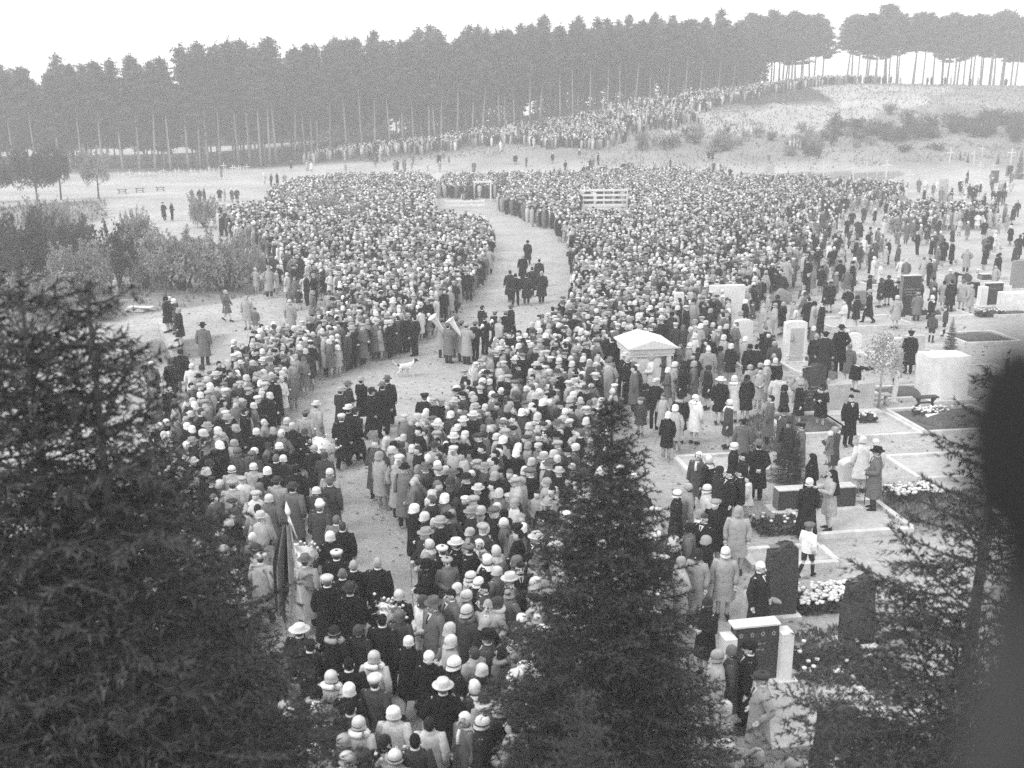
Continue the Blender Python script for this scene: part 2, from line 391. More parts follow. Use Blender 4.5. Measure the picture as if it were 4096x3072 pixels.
def pine_proto(seed, Ht, broad, base0=None):
    rng = np.random.RandomState(seed); g = G()
    n = 9; bend = rng.normal(size=2) * 0.25
    zs_ = np.linspace(0, Ht, n); px = bend[0] * np.sin(zs_ / Ht * 3) * zs_ / Ht; py = bend[1] * np.sin(zs_ / Ht * 2.5) * zs_ / Ht
    r0 = 0.17 + 0.05 * rng.rand()
    g.tube([(px[i], py[i], zs_[i] - (0.3 if i == 0 else 0)) for i in range(n)], [r0 * (1 - 0.85 * i / (n - 1)) + 0.012 for i in range(n)], 7)
    cen = []
    base = (base0 or 0.42) + 0.1 * rng.rand()
    nl = 54 if not broad else 36
    for k in range(nl):
        f = base + (0.985 - base) * ((k + rng.rand()) / nl)
        z = f * Ht; q = (f - base) / (1 - base)
        if broad: L = (2.6 + 1.0 * rng.rand()) * (0.45 + 0.85 * math.sin(PI * min(1, q * 0.72 + .22))) * (1.0 - 0.55 * q)
        else: L = (2.5 + 1.0 * rng.rand()) * (1.0 - q) ** 0.85 * min(1, .5 + q * 2.2) * (.7 + .6 * rng.rand()) + 0.22
        th = k * 2.4 + rng.rand(); up = (0.1 if broad else -0.1) + 0.6 * q
        c0 = np.array((np.interp(z, zs_, px), np.interp(z, zs_, py), z)); d = np.array((math.cos(th), math.sin(th), up)); d /= np.linalg.norm(d)
        tip = c0 + d * L
        g.tube([c0, c0 + d * L * .5 + (0, 0, .05), tip], [0.05, 0.03, 0.01], 3, (False, False))
        m_ = int(5 + 5 * L)
        for j in range(m_):
            u = 0.3 + 0.75 * rng.rand()
            cl = c0 + d * L * u + rng.normal(size=3) * (0.30, 0.30, 0.14)
            cen.append(cl + rng.normal(size=(13, 3)) * (0.30, 0.30, 0.14))
    for j in range(5):
        cen.append(np.array((px[-1], py[-1], Ht)) + rng.normal(size=(8, 3)) * (0.18, 0.18, 0.35))
    for j in range(8):                                   # dead stubs on the bare trunk
        z = Ht * (0.12 + (base - .12) * rng.rand()); th = rng.rand() * 7; c0 = np.array((np.interp(z, zs_, px), np.interp(z, zs_, py), z))
        g.tube([c0, c0 + np.array((math.cos(th), math.sin(th), 0.05)) * (0.5 + rng.rand())], [0.025, 0.008], 3, (False, False))
    cen = np.concatenate(cen)
    V, T = leaf_tris(cen, 0.185, rng, 0.35)
    return g.mesh('trunk', M_BARK), tri_mesh('crown', V, T, M_PINE)
PINES_N = [pine_proto(100 + i, 20.0, False, .17) for i in range(6)]
PINES_E = [pine_proto(150 + i, 20.0, False, (.48, .40, .52, .36, .44, .30)[i]) for i in range(6)]
PINES_B = [pine_proto(200 + i, 16.0, True) for i in range(5)]
ONES = ['first', 'second', 'third', 'fourth', 'fifth', 'sixth', 'seventh', 'eighth', 'ninth', 'tenth', 'eleventh', 'twelfth', 'thirteenth', 'fourteenth', 'fifteenth', 'sixteenth', 'seventeenth', 'eighteenth', 'nineteenth', 'twentieth']
def ordn(n): return ONES[n - 1] if n <= 20 else 'twenty-' + ONES[n - 21]
def pine(x, y, hgt, broad, label, group, protos=None):
    tr, cr = random.choice(protos or (PINES_B if broad else PINES_N)); s = hgt / (16.0 if broad else 20.0)
    o = thing('pine_tree', (x, y, H(x, y)), random.uniform(0, 6.28), label, 'tree', group, s)
    o.scale = (s * random.uniform(.9, 1.15), s * random.uniform(.9, 1.15), s)
    o.rotation_euler = (random.gauss(0, .028), random.gauss(0, .028), o.rotation_euler[2]); link('trunk', tr, o); link('crown', cr, o); return o
# edge of the wood: trunk foot and treetop as the photograph shows them
EDGE = [(-60, 705, 250), (60, 700, 235), (150, 697, 225), (240, 694, 245), (330, 692, 215), (411, 690, 205), (492, 690, 195), (560, 686, 190), (620, 686, 205), (683, 684, 190), (752, 680, 170), (800, 676, 190),
        (832, 672, 160), (880, 668, 165), (956, 664, 145), (1000, 660, 150), (1044, 664, 175), (1080, 660, 160), (1105, 655, 140), (1180, 640, 180), (1222, 634, 190), (1248, 630, 165), (1270, 625, 170), (1322, 622, 160), (1385, 600, 150),
        (1448, 600, 140), (1500, 590, 160), (1560, 585, 150), (1610, 575, 165), (1655, 570, 150), (1717, 562, 130), (1740, 560, 150), (1765, 556, 125), (1830, 548, 140), (1890, 540, 130), (1930, 530, 120), (1998, 505, 115), (2020, 505, 105), (2058, 500, 120),
        (2118, 490, 85), (2160, 480, 100), (2240, 465, 90), (2290, 455, 80), (2360, 440, 100), (2430, 425, 85), (2480, 415, 95), (2540, 405, 70), (2600, 395, 90), (2670, 385, 80), (2740, 372, 70), (2800, 366, 85), (2870, 362, 72), (2930, 355, 80)]
EXY = []; CNT = {}
for i, (px, py, ty) in enumerate(EDGE):
    p = at(px, py)
    if px > 1180:
        r_ = ray(px, py); d_ = float(np.interp(px, [1180, 1450, 2400, 2650, 2930], [184, 187, 190, 195, 214])); p = Vector((r_[0] / r_[1] * d_, d_, H(r_[0] / r_[1] * d_, d_)))
    EXY.append((p.x, p.y))
    u_ = ray(px, ty); top = CAM_H + u_[2] / u_[1] * p.y
    hg = min(max(top - p.z, 10), 23.5) - (1.6 if px < 700 else .6)
    side = 'behind the white crosses' if px < 1050 else ('behind the people on the slope' if px < 2100 else 'behind the ridge crowd')
    CNT[side] = CNT.get(side, 0) + 1
    pine(p.x, p.y, hg, px > 2600, ordn(CNT[side]) + ' pine from the left at the wood edge ' + side, 'pines along the edge of the wood ' + side, None if px > 2600 else PINES_E)
placed = []
def wood_row(n, x0, x1, dy, group, label, hfun, broad=False, jit=3.0):
    for i in range(n):
        f = (i + random.random() * .9) / n; x = x0 + (x1 - x0) * f
        y = edge_y(x) + dy + random.uniform(-jit, jit)
        pine(x, y, hfun(x) * random.choice((random.uniform(.78, .98), random.uniform(.95, 1.13))), broad, label, group)
EXY.sort(); ex = np.array([e[0] for e in EXY]); ey = np.array([e[1] for e in EXY])
def edge_y(x): return float(np.interp(x, ex, ey))
hf = lambda x: float(np.interp(x, [-80, -30, 0, 30, 52], [15.0, 17.6, 16.6, 14.6, 13.8]))
wood_row(38, -92, 50, 6, 'pines standing inside the wood', 'slender pine standing in the rows just inside the wood', hf)
wood_row(46, -98, 52, 13, 'pines standing inside the wood', 'slender pine standing in the rows just inside the wood', hf)
wood_row(50, -106, 54, 21, 'pines standing inside the wood', 'slender pine standing in the rows just inside the wood', hf)
# right-hand ridge: spaced pines with flat crowns against the sky
RIDGE = [(2990, 345, 60), (3040, 340, 75), (3085, 338, 48), (3130, 336, 66), (3165, 335, 52), (3210, 334, 70), (3255, 333, 62), (3290, 333, 85), (3385, 333, 75), (3430, 332, 68), (3462, 332, 60), (3500, 332, 66), (3545, 333, 90), (3590, 333, 62), (3650, 335, 55), (3690, 335, 58),
         (3730, 336, 75), (3770, 336, 70), (3815, 337, 66), (3853, 338, 70), (3890, 338, 62), (3920, 338, 72), (3960, 340, 66), (4010, 340, 62), (4060, 342, 74), (4110, 342, 70)]
for i, (px, py, ty) in enumerate(RIDGE):
    r = ray(px, py); d = 229 + (i * 37 % 9); x = r[0] / r[1] * d; z = H(x, d)
    u_ = ray(px, ty); top = CAM_H + u_[2] / u_[1] * d
    where = 'left of the gap of sky' if px < 3320 else 'right of the gap of sky'; CNT[where] = CNT.get(where, 0) + 1
    pine(x, d, max(top - z, 11), True, ordn(CNT[where]) + ' spreading pine from the left on the ridge, ' + where, 'ridge pines ' + where)
for i in range(34):
    px = 2950 + 340 * random.random() if i < 12 else 3390 + 760 * random.random(); d = 240 + 14 * random.random(); r = ray(px, 340); x = r[0] / r[1] * d
    pine(x, d, random.uniform(13.5, 17), True, 'pine in the second row behind the ridge, half hidden by nearer crowns', 'pines behind the ridge')
# the depth of the wood, beyond the trees that can be told apart: one mass
def far_wood():
    VV, TT, n = [], [], 0; rng = np.random.RandomState(5)
    def add(me, x, y, s, rz, dz=0.0):
        nonlocal n
        V = np.empty(len(me.vertices) * 3, np.float32); me.vertices.foreach_get('co', V); V = V.reshape(-1, 3)
        me.calc_loop_triangles(); T = np.empty(len(me.loop_triangles) * 3, np.int32); me.loop_triangles.foreach_get('vertices', T); T = T.reshape(-1, 3)
        if me.name.startswith('crown'): T = T[::5]; V = V[T.ravel()]; mid = V.reshape(-1, 3, 3).mean(1).repeat(3, 0); V = mid + (V - mid) * 2.0; T = np.arange(len(V), dtype=np.int32).reshape(-1, 3)
        c, s_ = math.cos(rz), math.sin(rz)
        W = np.stack([(V[:, 0] * c - V[:, 1] * s_) * s + x, (V[:, 0] * s_ + V[:, 1] * c) * s + y, V[:, 2] * s + H(x, y) + dz], 1)
        VV.append(W); TT.append(T + n); n += len(W)
    for k in range(130):
        x = rng.uniform(-118, 56); y = edge_y(x) + rng.uniform(27, 48); pr = PINES_N[rng.randint(6)]; s = hf(x) / 20 * rng.uniform(.85, 1.1); a = rng.rand() * 6.28
        add(pr[0], x, y, s, a); add(pr[1], x, y, s, a)
    for k in range(120):                                 # young growth: low crowns close the view under the tall ones
        x = rng.uniform(-20, 56) if k < 60 else rng.uniform(-128, -12); y = edge_y(x) + rng.uniform(30, 48) if k < 60 else rng.uniform(250, 268); pr = PINES_N[rng.randint(6)]; s = rng.uniform(.42, .62) if k < 60 else rng.uniform(.8, 1.1)
        add(pr[1], x, y, s, rng.rand() * 6.28, -.24 * 20 * s)
    o = link('distant_wood', tri_mesh('distant_wood', np.concatenate(VV), np.concatenate(TT), M_PINE))
    tag(o, 'deep pine wood behind the trees of its edge', 'wood', kind='stuff')
far_wood()

# spruces close to the camera
def spruce_proto(seed, Ht, spread, whorl, dense, needle, per_m, droop=0.25, z0=0.0, tip=.06):
    rng = np.random.RandomState(seed); g = G(); gb = G()
    g.tube([(0, 0, -0.2), (0.02, 0.01, Ht * .5), (0, 0, Ht)], [Ht * .0125, Ht * .007, 0.008], 9)
    cen, dirs, up_ = [], [], []
    def twig(p0, p1, spc):
        L = np.linalg.norm(p1 - p0); k = max(2, int(L * spc)); u = rng.rand(k)[:, None]
        c = p0 + (p1 - p0) * u; d = (p1 - p0) / (L + 1e-9)
        r = rng.normal(size=(k, 3)); r -= (r @ d)[:, None] * d; r /= np.linalg.norm(r, axis=1)[:, None] + 1e-9
        cen.append(c); dirs.append(r * .8 + d * .75)
    z = z0 + 0.15
    while z < Ht - 0.05:
        q = 1 - z / Ht; L0 = spread * q ** 0.85 + tip
        nb = dense + rng.randint(0, 3)
        for k in range(nb):
            if rng.rand() < 0.08: continue
            th = 2 * PI * k / nb + rng.rand() * 0.8; L = L0 * (0.65 + 0.5 * rng.rand())
            e = np.array((math.cos(th), math.sin(th), 0.)); lat = np.array((-e[1], e[0], 0.)); zz = z + rng.normal() * whorl * .25
            def on(u): return np.array((0, 0, zz)) + e * L * u + np.array((0, 0, 1.)) * (L * (0.35 * q * -1 * droop * 2 * u + 0.30 * u * u * (1.2 - q) + 0.12 * u))
            pts_ = [on(u) for u in (0, .35, .7, 1.)]
            gb.tube(pts_, [0.006 + 0.008 * L, 0.005 + 0.005 * L, 0.005, 0.003], 4, (False, False))
            for a_, b_ in zip(pts_[:-1], pts_[1:]): twig(a_, b_, per_m)
            m_ = int(3 + L / 0.085)
            for j in range(m_):
                u = 0.12 + 0.86 * j / m_; sgn = 1 if j % 2 else -1
                tl = (0.42 * L * (1 - u) ** .7 + 0.07) * (0.7 + .5 * rng.rand())
                p0 = on(u); p1 = p0 + (lat * sgn * .85 + e * .6 + np.array((0, 0, -0.10 - 0.25 * rng.rand()))) * tl
                twig(p0, p1, per_m)
                if tl > 0.28:
                    for w in (0.45, 0.7):
                        q0 = p0 + (p1 - p0) * w; s2 = 1 if rng.rand() > .5 else -1
                        twig(q0, q0 + (e * .8 - lat * sgn * s2 * .4 + np.array((0, 0, -.2))) * tl * .4, per_m)
        z += whorl * (0.75 + 0.5 * rng.rand())
    twig(np.array((0, 0, Ht - .35)), np.array((0, 0, Ht + .05)), per_m)
    c, d = np.concatenate(cen), np.concatenate(dirs); d /= np.linalg.norm(d, axis=1)[:, None]
    w = np.cross(d, rng.normal(size=d.shape)); w /= np.linalg.norm(w, axis=1)[:, None] + 1e-9
    ln = (needle * (.7 + .6 * rng.rand(len(c))))[:, None]; wd = ln * 0.14
    V = np.stack([c + w * wd, c - w * wd, c + d * ln], 1).reshape(-1, 3)
    return g.mesh('trunk', M_DBARK), gb.mesh('branch_wood', M_DBARK), tri_mesh('crown', V, np.arange(len(V)).reshape(-1, 3), M_SPRUCE), len(c)
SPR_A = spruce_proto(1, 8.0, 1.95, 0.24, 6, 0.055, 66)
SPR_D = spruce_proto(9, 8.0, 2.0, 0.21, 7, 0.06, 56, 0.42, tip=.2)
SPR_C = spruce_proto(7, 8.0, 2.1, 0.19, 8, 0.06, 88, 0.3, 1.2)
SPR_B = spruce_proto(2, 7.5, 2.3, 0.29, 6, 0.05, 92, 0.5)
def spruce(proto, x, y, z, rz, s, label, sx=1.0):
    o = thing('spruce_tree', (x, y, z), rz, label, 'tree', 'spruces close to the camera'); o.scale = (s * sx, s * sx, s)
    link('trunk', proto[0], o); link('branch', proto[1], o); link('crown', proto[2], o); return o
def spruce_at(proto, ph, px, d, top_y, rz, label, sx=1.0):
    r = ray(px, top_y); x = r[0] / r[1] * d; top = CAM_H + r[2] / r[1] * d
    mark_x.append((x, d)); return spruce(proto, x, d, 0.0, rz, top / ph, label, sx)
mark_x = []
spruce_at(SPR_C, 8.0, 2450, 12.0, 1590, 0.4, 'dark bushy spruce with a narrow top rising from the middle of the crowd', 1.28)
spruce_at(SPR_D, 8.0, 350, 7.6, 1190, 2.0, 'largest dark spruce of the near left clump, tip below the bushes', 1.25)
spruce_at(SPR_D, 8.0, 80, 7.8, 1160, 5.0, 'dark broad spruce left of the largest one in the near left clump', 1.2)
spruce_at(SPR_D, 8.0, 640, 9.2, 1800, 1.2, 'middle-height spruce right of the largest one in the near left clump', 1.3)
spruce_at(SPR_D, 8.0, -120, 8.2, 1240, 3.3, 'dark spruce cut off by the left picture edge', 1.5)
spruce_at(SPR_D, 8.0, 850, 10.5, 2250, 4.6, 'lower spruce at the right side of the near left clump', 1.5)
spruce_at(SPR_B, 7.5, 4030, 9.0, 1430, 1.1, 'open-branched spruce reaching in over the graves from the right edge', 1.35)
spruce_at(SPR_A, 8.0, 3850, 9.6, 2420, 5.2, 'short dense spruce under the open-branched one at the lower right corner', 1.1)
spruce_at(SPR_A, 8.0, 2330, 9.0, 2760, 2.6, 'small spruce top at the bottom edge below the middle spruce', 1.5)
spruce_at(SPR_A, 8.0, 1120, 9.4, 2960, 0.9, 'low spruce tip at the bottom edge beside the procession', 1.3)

# made-up dark shape by the lens, added to darken the blurred right edge
g = G(); prev = []
r1, r2 = ray(4150, 1270), ray(4080, 3500)
p1 = np.array((0, 0, CAM_H)) + r1 * .62; p2 = np.array((0, 0, CAM_H)) + r2 * .60
K = 14; rng = np.random.RandomState(4); rings = []
ax = (p2 - p1) / np.linalg.norm(p2 - p1); uu = np.cross(ax, (0, 1., 0)); uu /= np.linalg.norm(uu); ww = np.cross(ax, uu)
ph_ = rng.rand(6) * 6.28
for i in range(K + 1):
    f = i / K; c = p1 + (p2 - p1) * f; rad = 0.034 * min(1, (f * 5 + .02) ** .6) * (1 + .12 * math.sin(f * 5.5))
    th = np.arange(20) * 2 * PI / 20; rr_ = rad * (1 + .12 * np.sin(2 * th + ph_[0] + f * 6) + .07 * np.sin(5 * th + ph_[1] + f * 9) + .03 * rng.normal(size=20))
    rings.append(c + rr_[:, None] * (np.cos(th)[:, None] * uu + np.sin(th)[:, None] * ww))
down = p2 - np.array((0, 0, 0)); low = p2 + ax * 0.9
rings.append(low + 0.05 * (np.cos(th)[:, None] * uu + np.sin(th)[:, None] * ww))
rings.append(np.array((low[0] + 0.05, low[1], 0.0)) + 0.11 * (np.cos(th)[:, None] * uu * 1.0 + np.sin(th)[:, None] * np.array((0, 1., 0))))
M_NEAR = grey('added_shape_grey', 0.035, 0.5, 22, 0.95, 0.6, 0.01, 0.4); M_NEARD = grey('added_shape_black', 0.012, 0.5, 22, 1.0, 0.6, 0.01)
def near_shape(rows, seed):
    rr = np.random.RandomState(seed); out = []; ph = rr.rand(4) * 6.28; th = np.arange(20) * 2 * PI / 20
    for i, (px, py, hw, dd) in enumerate(rows):
        c = np.array((0, 0, CAM_H)) + ray(px, py) * dd; rad = hw / F_PX * dd
        q = rad * (1 + .07 * np.sin(2 * th + ph[0] + i) + .05 * np.sin(5 * th + ph[1] + i * 1.7) + .02 * rr.normal(size=20)); out.append(c + q[:, None] * (np.cos(th)[:, None] * np.array((1., 0, 0)) + np.sin(th)[:, None] * np.array((0, .95, .3))))
    return out
o = thing('added_dark_shape', (0, 0, 0)); lower = near_shape([(4110, 1900, 170, .45), (4130, 2150, 150, .45), (4120, 2400, 170, .45), (4090, 2700, 190, .45), (4060, 3000, 220, .45), (4040, 3400, 240, .45)], 3)
end = lower[-1].mean(0); lower.append(np.array((end[0], end[1], .0)) + (lower[-1] - end) * 2.2); G().loft(lower).obj('shape_lower', M_NEAR, o)
G().loft(near_shape([(4110, 1330, 40, .43), (4085, 1400, 120, .43), (4070, 1550, 180, .43), (4065, 1750, 215, .43), (4060, 1950, 235, .43), (4075, 2080, 215, .43), (4110, 2170, 130, .43), (4120, 2210, 40, .43)], 4)).obj('shape_upper', M_NEARD, o)
tag(o, 'made-up dark out-of-focus shape right beside the lens at the right edge', 'tree trunk')

# deciduous shrubs and small trees
def shrub_proto(seed, n, size, lob):
    rng = np.random.RandomState(seed); g = G(); cen = []
    for k in range(lob):
        th = rng.rand() * 6.28; rr = 0.75 * math.sqrt(rng.rand()); hgt = 0.45 + 0.55 * rng.rand() * (1 - .45 * rr); c = np.array((math.cos(th) * rr, math.sin(th) * rr, hgt))
        g.tube([(c[0] * .15, c[1] * .15, 0), c * (.6, .6, .55), c * (1, 1, 1.08)], [.022, .014, .004], 4, (False, False))
        q = n // lob; d = rng.normal(size=(q, 3)); d /= np.linalg.norm(d, axis=1)[:, None]
        cen.append(c * (1, 1, .78) + d * (rng.rand(q) ** .45)[:, None] * (.34, .34, .30))
    for k in range(34):                                  # long shoots that break the outline
        th = rng.rand() * 6.28; r0_ = .75 * math.sqrt(rng.rand()); a_ = np.array((math.cos(th) * r0_, math.sin(th) * r0_, .55 + .3 * rng.rand())); b_ = a_ + np.array((math.cos(th) * .35 * rng.rand(), math.sin(th) * .35 * rng.rand(), .18 + .3 * rng.rand()))
        g.tube([a_ * (.6, .6, .7), b_], [.008, .002], 3, (False, False)); u_ = rng.rand(n // 90)[:, None]; cen.append(a_ + (b_ - a_) * u_ + rng.normal(size=(n // 90, 3)) * .035)
    cen = np.concatenate(cen); cen = cen[cen[:, 2] > 0.01]
    V, T = leaf_tris(cen, size, rng)
    return g, V, T
def make_shrub_protos(mat, seeds, n=4800, size=.036, lob=16, name='foliage'):
    out = []
    for s in seeds:
        g, V, T = shrub_proto(s, n, size, lob); out.append((g.mesh('stem', M_DBARK), tri_mesh(name, V, T, mat)))
    return out
SH_L = make_shrub_protos(M_LEAF, (1, 2, 3, 4)); SH_D = make_shrub_protos(M_DLEAF, (5, 6, 7)); SH_S = make_shrub_protos(M_LEAF, (8, 9), 500, .07, 7); SH_SD = make_shrub_protos(M_DLEAF, (10, 11), 500, .07, 7)
def shrub(protos, x, y, rad, hgt, label, group=None, cat='bush'):
    st, fo = random.choice(protos)
    o = thing('bush' if cat == 'bush' else 'plant', (x, y, H(x, y) - .02), random.uniform(0, 6.28), label, cat, group); o.scale = (rad, rad * random.uniform(.8, 1), hgt)
    link('stem', st, o); link('foliage', fo, o); return o
for px, py, rad, hg, pr, lab in [
    (900, 1165, 2.2, 2.9, SH_L, 'light green-grey bush at the end of the bush row nearest the crowd'), (735, 1160, 2.3, 3.0, SH_L, 'broad pale bush with long shoots in the middle of the bush row'),
    (590, 1150, 1.5, 2.0, SH_L, 'pale bush between the broad pale bush and the dark thicket'), (470, 1150, 1.8, 3.1, SH_D, 'dark thicket in the bush row above the seated child'),
    (330, 1185, 2.0, 2.6, SH_L, 'grey bush beside the seated child in white'), (270, 1050, 2.2, 2.7, SH_D, 'dark bush behind the grey bush'), (90, 1150, 2.6, 3.8, SH_D, 'darkest bush by the left edge of the picture'),
    (-60, 1240, 2.6, 3.6, SH_D, 'dark bush half cut by the left picture edge'), (180, 1290, 2.0, 2.2, SH_L, 'low grey bush in front of the darkest bush'), (545, 990, 1.4, 2.4, SH_L, 'tall pale bush behind the dark thicket'),
    (200, 960, 2.2, 2.8, SH_L, 'pale bush far left below the dark grass strip'), (1010, 1130, 1.2, 1.8, SH_L, 'small pale bush beside the standing couple'), (820, 910, 1.5, 2.4, SH_L, 'thin pale shrub beside the women in long black dresses'),
    (1290, 890, 1.6, 2.0, SH_L, 'pale shrub standing inside the far left crowd'), (1400, 925, 1.5, 1.9, SH_L, 'second pale shrub inside the far left crowd'), (400, 1280, 1.2, .9, SH_L, 'low scrub at the verge of the sandy track')]:
    p = at(px, py); shrub(pr, p.x, p.y, rad, hg, lab)
def leafy_tree(px, py, top_y, rad, mat_protos, label):
    p = at(px, py); hgt = (py - top_y) / F_PX * p.y; g = G()
    o = thing('leafy_tree', p, 0, label, 'tree')
    g.tube([(0, 0, -.1), (.05, 0, hgt * .4), (0, 0.05, hgt * .9)], [.11, .08, .02], 7)
    for k in range(7):
        a = k * 2.4; g.tube([(0, 0, hgt * (.3 + .07 * k)), (math.cos(a) * rad * .6, math.sin(a) * rad * .6, hgt * (.48 + .07 * k))], [.04, .012], 4, (False, False))
    g.obj('trunk', M_DBARK, o); c = link('crown', random.choice(mat_protos)[1], o, (0, 0, hgt * .22)); c.scale = (rad, rad, hgt * .78)
leafy_tree(150, 818, 612, 2.6, SH_D, 'dark round tree on a thin stem at the left by the grass strip')
leafy_tree(395, 795, 622, 2.0, SH_L, 'pale round young tree on a thin stem beside the far benches')
leafy_tree(245, 800, 610, 1.8, SH_D, 'dark slim tree between the round dark and the round pale tree')
leafy_tree(-20, 810, 640, 2.4, SH_D, 'dark tree cut by the left edge above the grass strip')
# undergrowth of the slope
k_ = 0
for i in range(110):
    if i < 60: px, py = random.uniform(3330, 4120), random.gauss(528, 30)
    else: px, py = random.uniform(2560, 3500), random.gauss(585, 26) - (0 if i < 90 else 10)
    p = at(px, py)
    dark = i < 60
    shrub(SH_SD if dark or random.random() < .4 else SH_S, p.x, p.y, random.uniform(1.0, 2.2) * (1.2 if dark else .8), random.uniform(.9, 2.0),
          'dark low scrub in the band across the foot of the right slope' if dark else 'low scrub bush scattered at the foot of the slope beside the crowd',
          'scrub band on the right slope' if dark else 'scattered scrub at the foot of the slope')
# tufts of grass on slope and verges: uncountable
def tufts(name, regions, n, size, label):
    rng = np.random.RandomState(3); cen = []
    for (x0, x1, y0, y1, test) in regions:
        x = rng.uniform(x0, x1, n); y = rng.uniform(y0, y1, n); ok = test(x, y); x, y = x[ok], y[ok]
        z = np.where(y < 108, 0, Hv(x, y)); cen.append(np.stack([x, y, z], 1))
    c = np.concatenate(cen); k = len(c); a = rng.rand(k) * 6.28; s = size * (.5 + rng.rand(k))
    w = np.stack([np.cos(a), np.sin(a), 0 * a], 1) * (s * .35)[:, None]; tipv = np.stack([rng.normal(size=k) * .3 * s, rng.normal(size=k) * .3 * s, s], 1)
    V = np.stack([c - w, c + w, c + tipv], 1).reshape(-1, 3)
    tag(link(name, tri_mesh(name, V, np.arange(len(V)).reshape(-1, 3), M_GRASS)), label, 'grass', kind='stuff')
g1 = poly([(0, 830), (420, 800), (430, 870), (300, 905), (350, 1000), (640, 960), (650, 1080), (1060, 1120), (1090, 1175), (850, 1212), (560, 1258), (200, 1330), (-300, 1400), (-300, 900)])
tufts('grass', [(-60, 0, 40, 130, lambda x, y: inside(x, y, g1)), (10, 140, 150, 226, lambda x, y: Hv(x, y) > 1.5), (-40, 40, 170, 230, lambda x, y: Hv(x, y) > 1.5)], 16000, 0.28, 'rough grass on the slope and the verge below the bushes')
g2 = poly([(3120, 2560), (3500, 2480), (3700, 2800), (3200, 2860)]); g3 = poly([(2960, 1680), (3080, 1650), (3120, 1800), (2980, 1830)]); g4 = poly([(3520, 1990), (3900, 1960), (4000, 2100), (3560, 2110)])
tufts('grave_grass', [(3, 16, 12, 40, lambda x, y: inside(x, y, g2) | inside(x, y, g3) | inside(x, y, g4))], 60000, 0.14, 'grass growing between the near graves')

def litter():
    rng = np.random.RandomState(12); n = 9000; x = rng.uniform(-22, 22, n); y = 14 + 60 * rng.rand(n) ** 1.3; c = np.stack([x, y, np.full(n, .03)], 1)
    V, T = leaf_tris(c, .04 + .05 * rng.rand(n) ** 3, rng, .75); tag(link('ground_litter', tri_mesh('ground_litter', V, T, M_SIDE)), 'small stones and fallen leaves strewn over the sand', 'litter', kind='stuff')
litter()

# ------------------------------------------------------------------ graves
YAW = math.radians(9)
def Z6(x, y): return 2696 + x / 1.58, 1000 + y / 1.58
def Z8(x, y): return 2300 + x / 1.2316, 2022 + y / 1.2316
def inscription(parent, w, zs_, y, rng, hgt=0.045, x0=0.0):
    """Rows of worn, unreadable cut letters: small proud strokes."""
    for z, frac in zs_:
        g = G(); x = -w * frac / 2 + x0
        while x < w * frac / 2 + x0:
            cw = hgt * rng.uniform(.5, .8)
            if rng.rand() > .16:
                g.box((x + cw * .2, y, z), (hgt * .2, .008, hgt * rng.uniform(.7, 1)))
                if rng.rand() > .3: g.box((x + cw * .55, y - .001, z + hgt * rng.choice([-.35, 0, .35])), (cw * .6, .008, hgt * .2))
                if rng.rand() > .5: g.box((x + cw * .85, y + .001, z), (hgt * .18, .008, hgt * .8))
            x += cw * 1.35
        if g.n: g.obj('inscription', M_TEXT, parent, smooth=False)
rngS = np.random.RandomState(21)
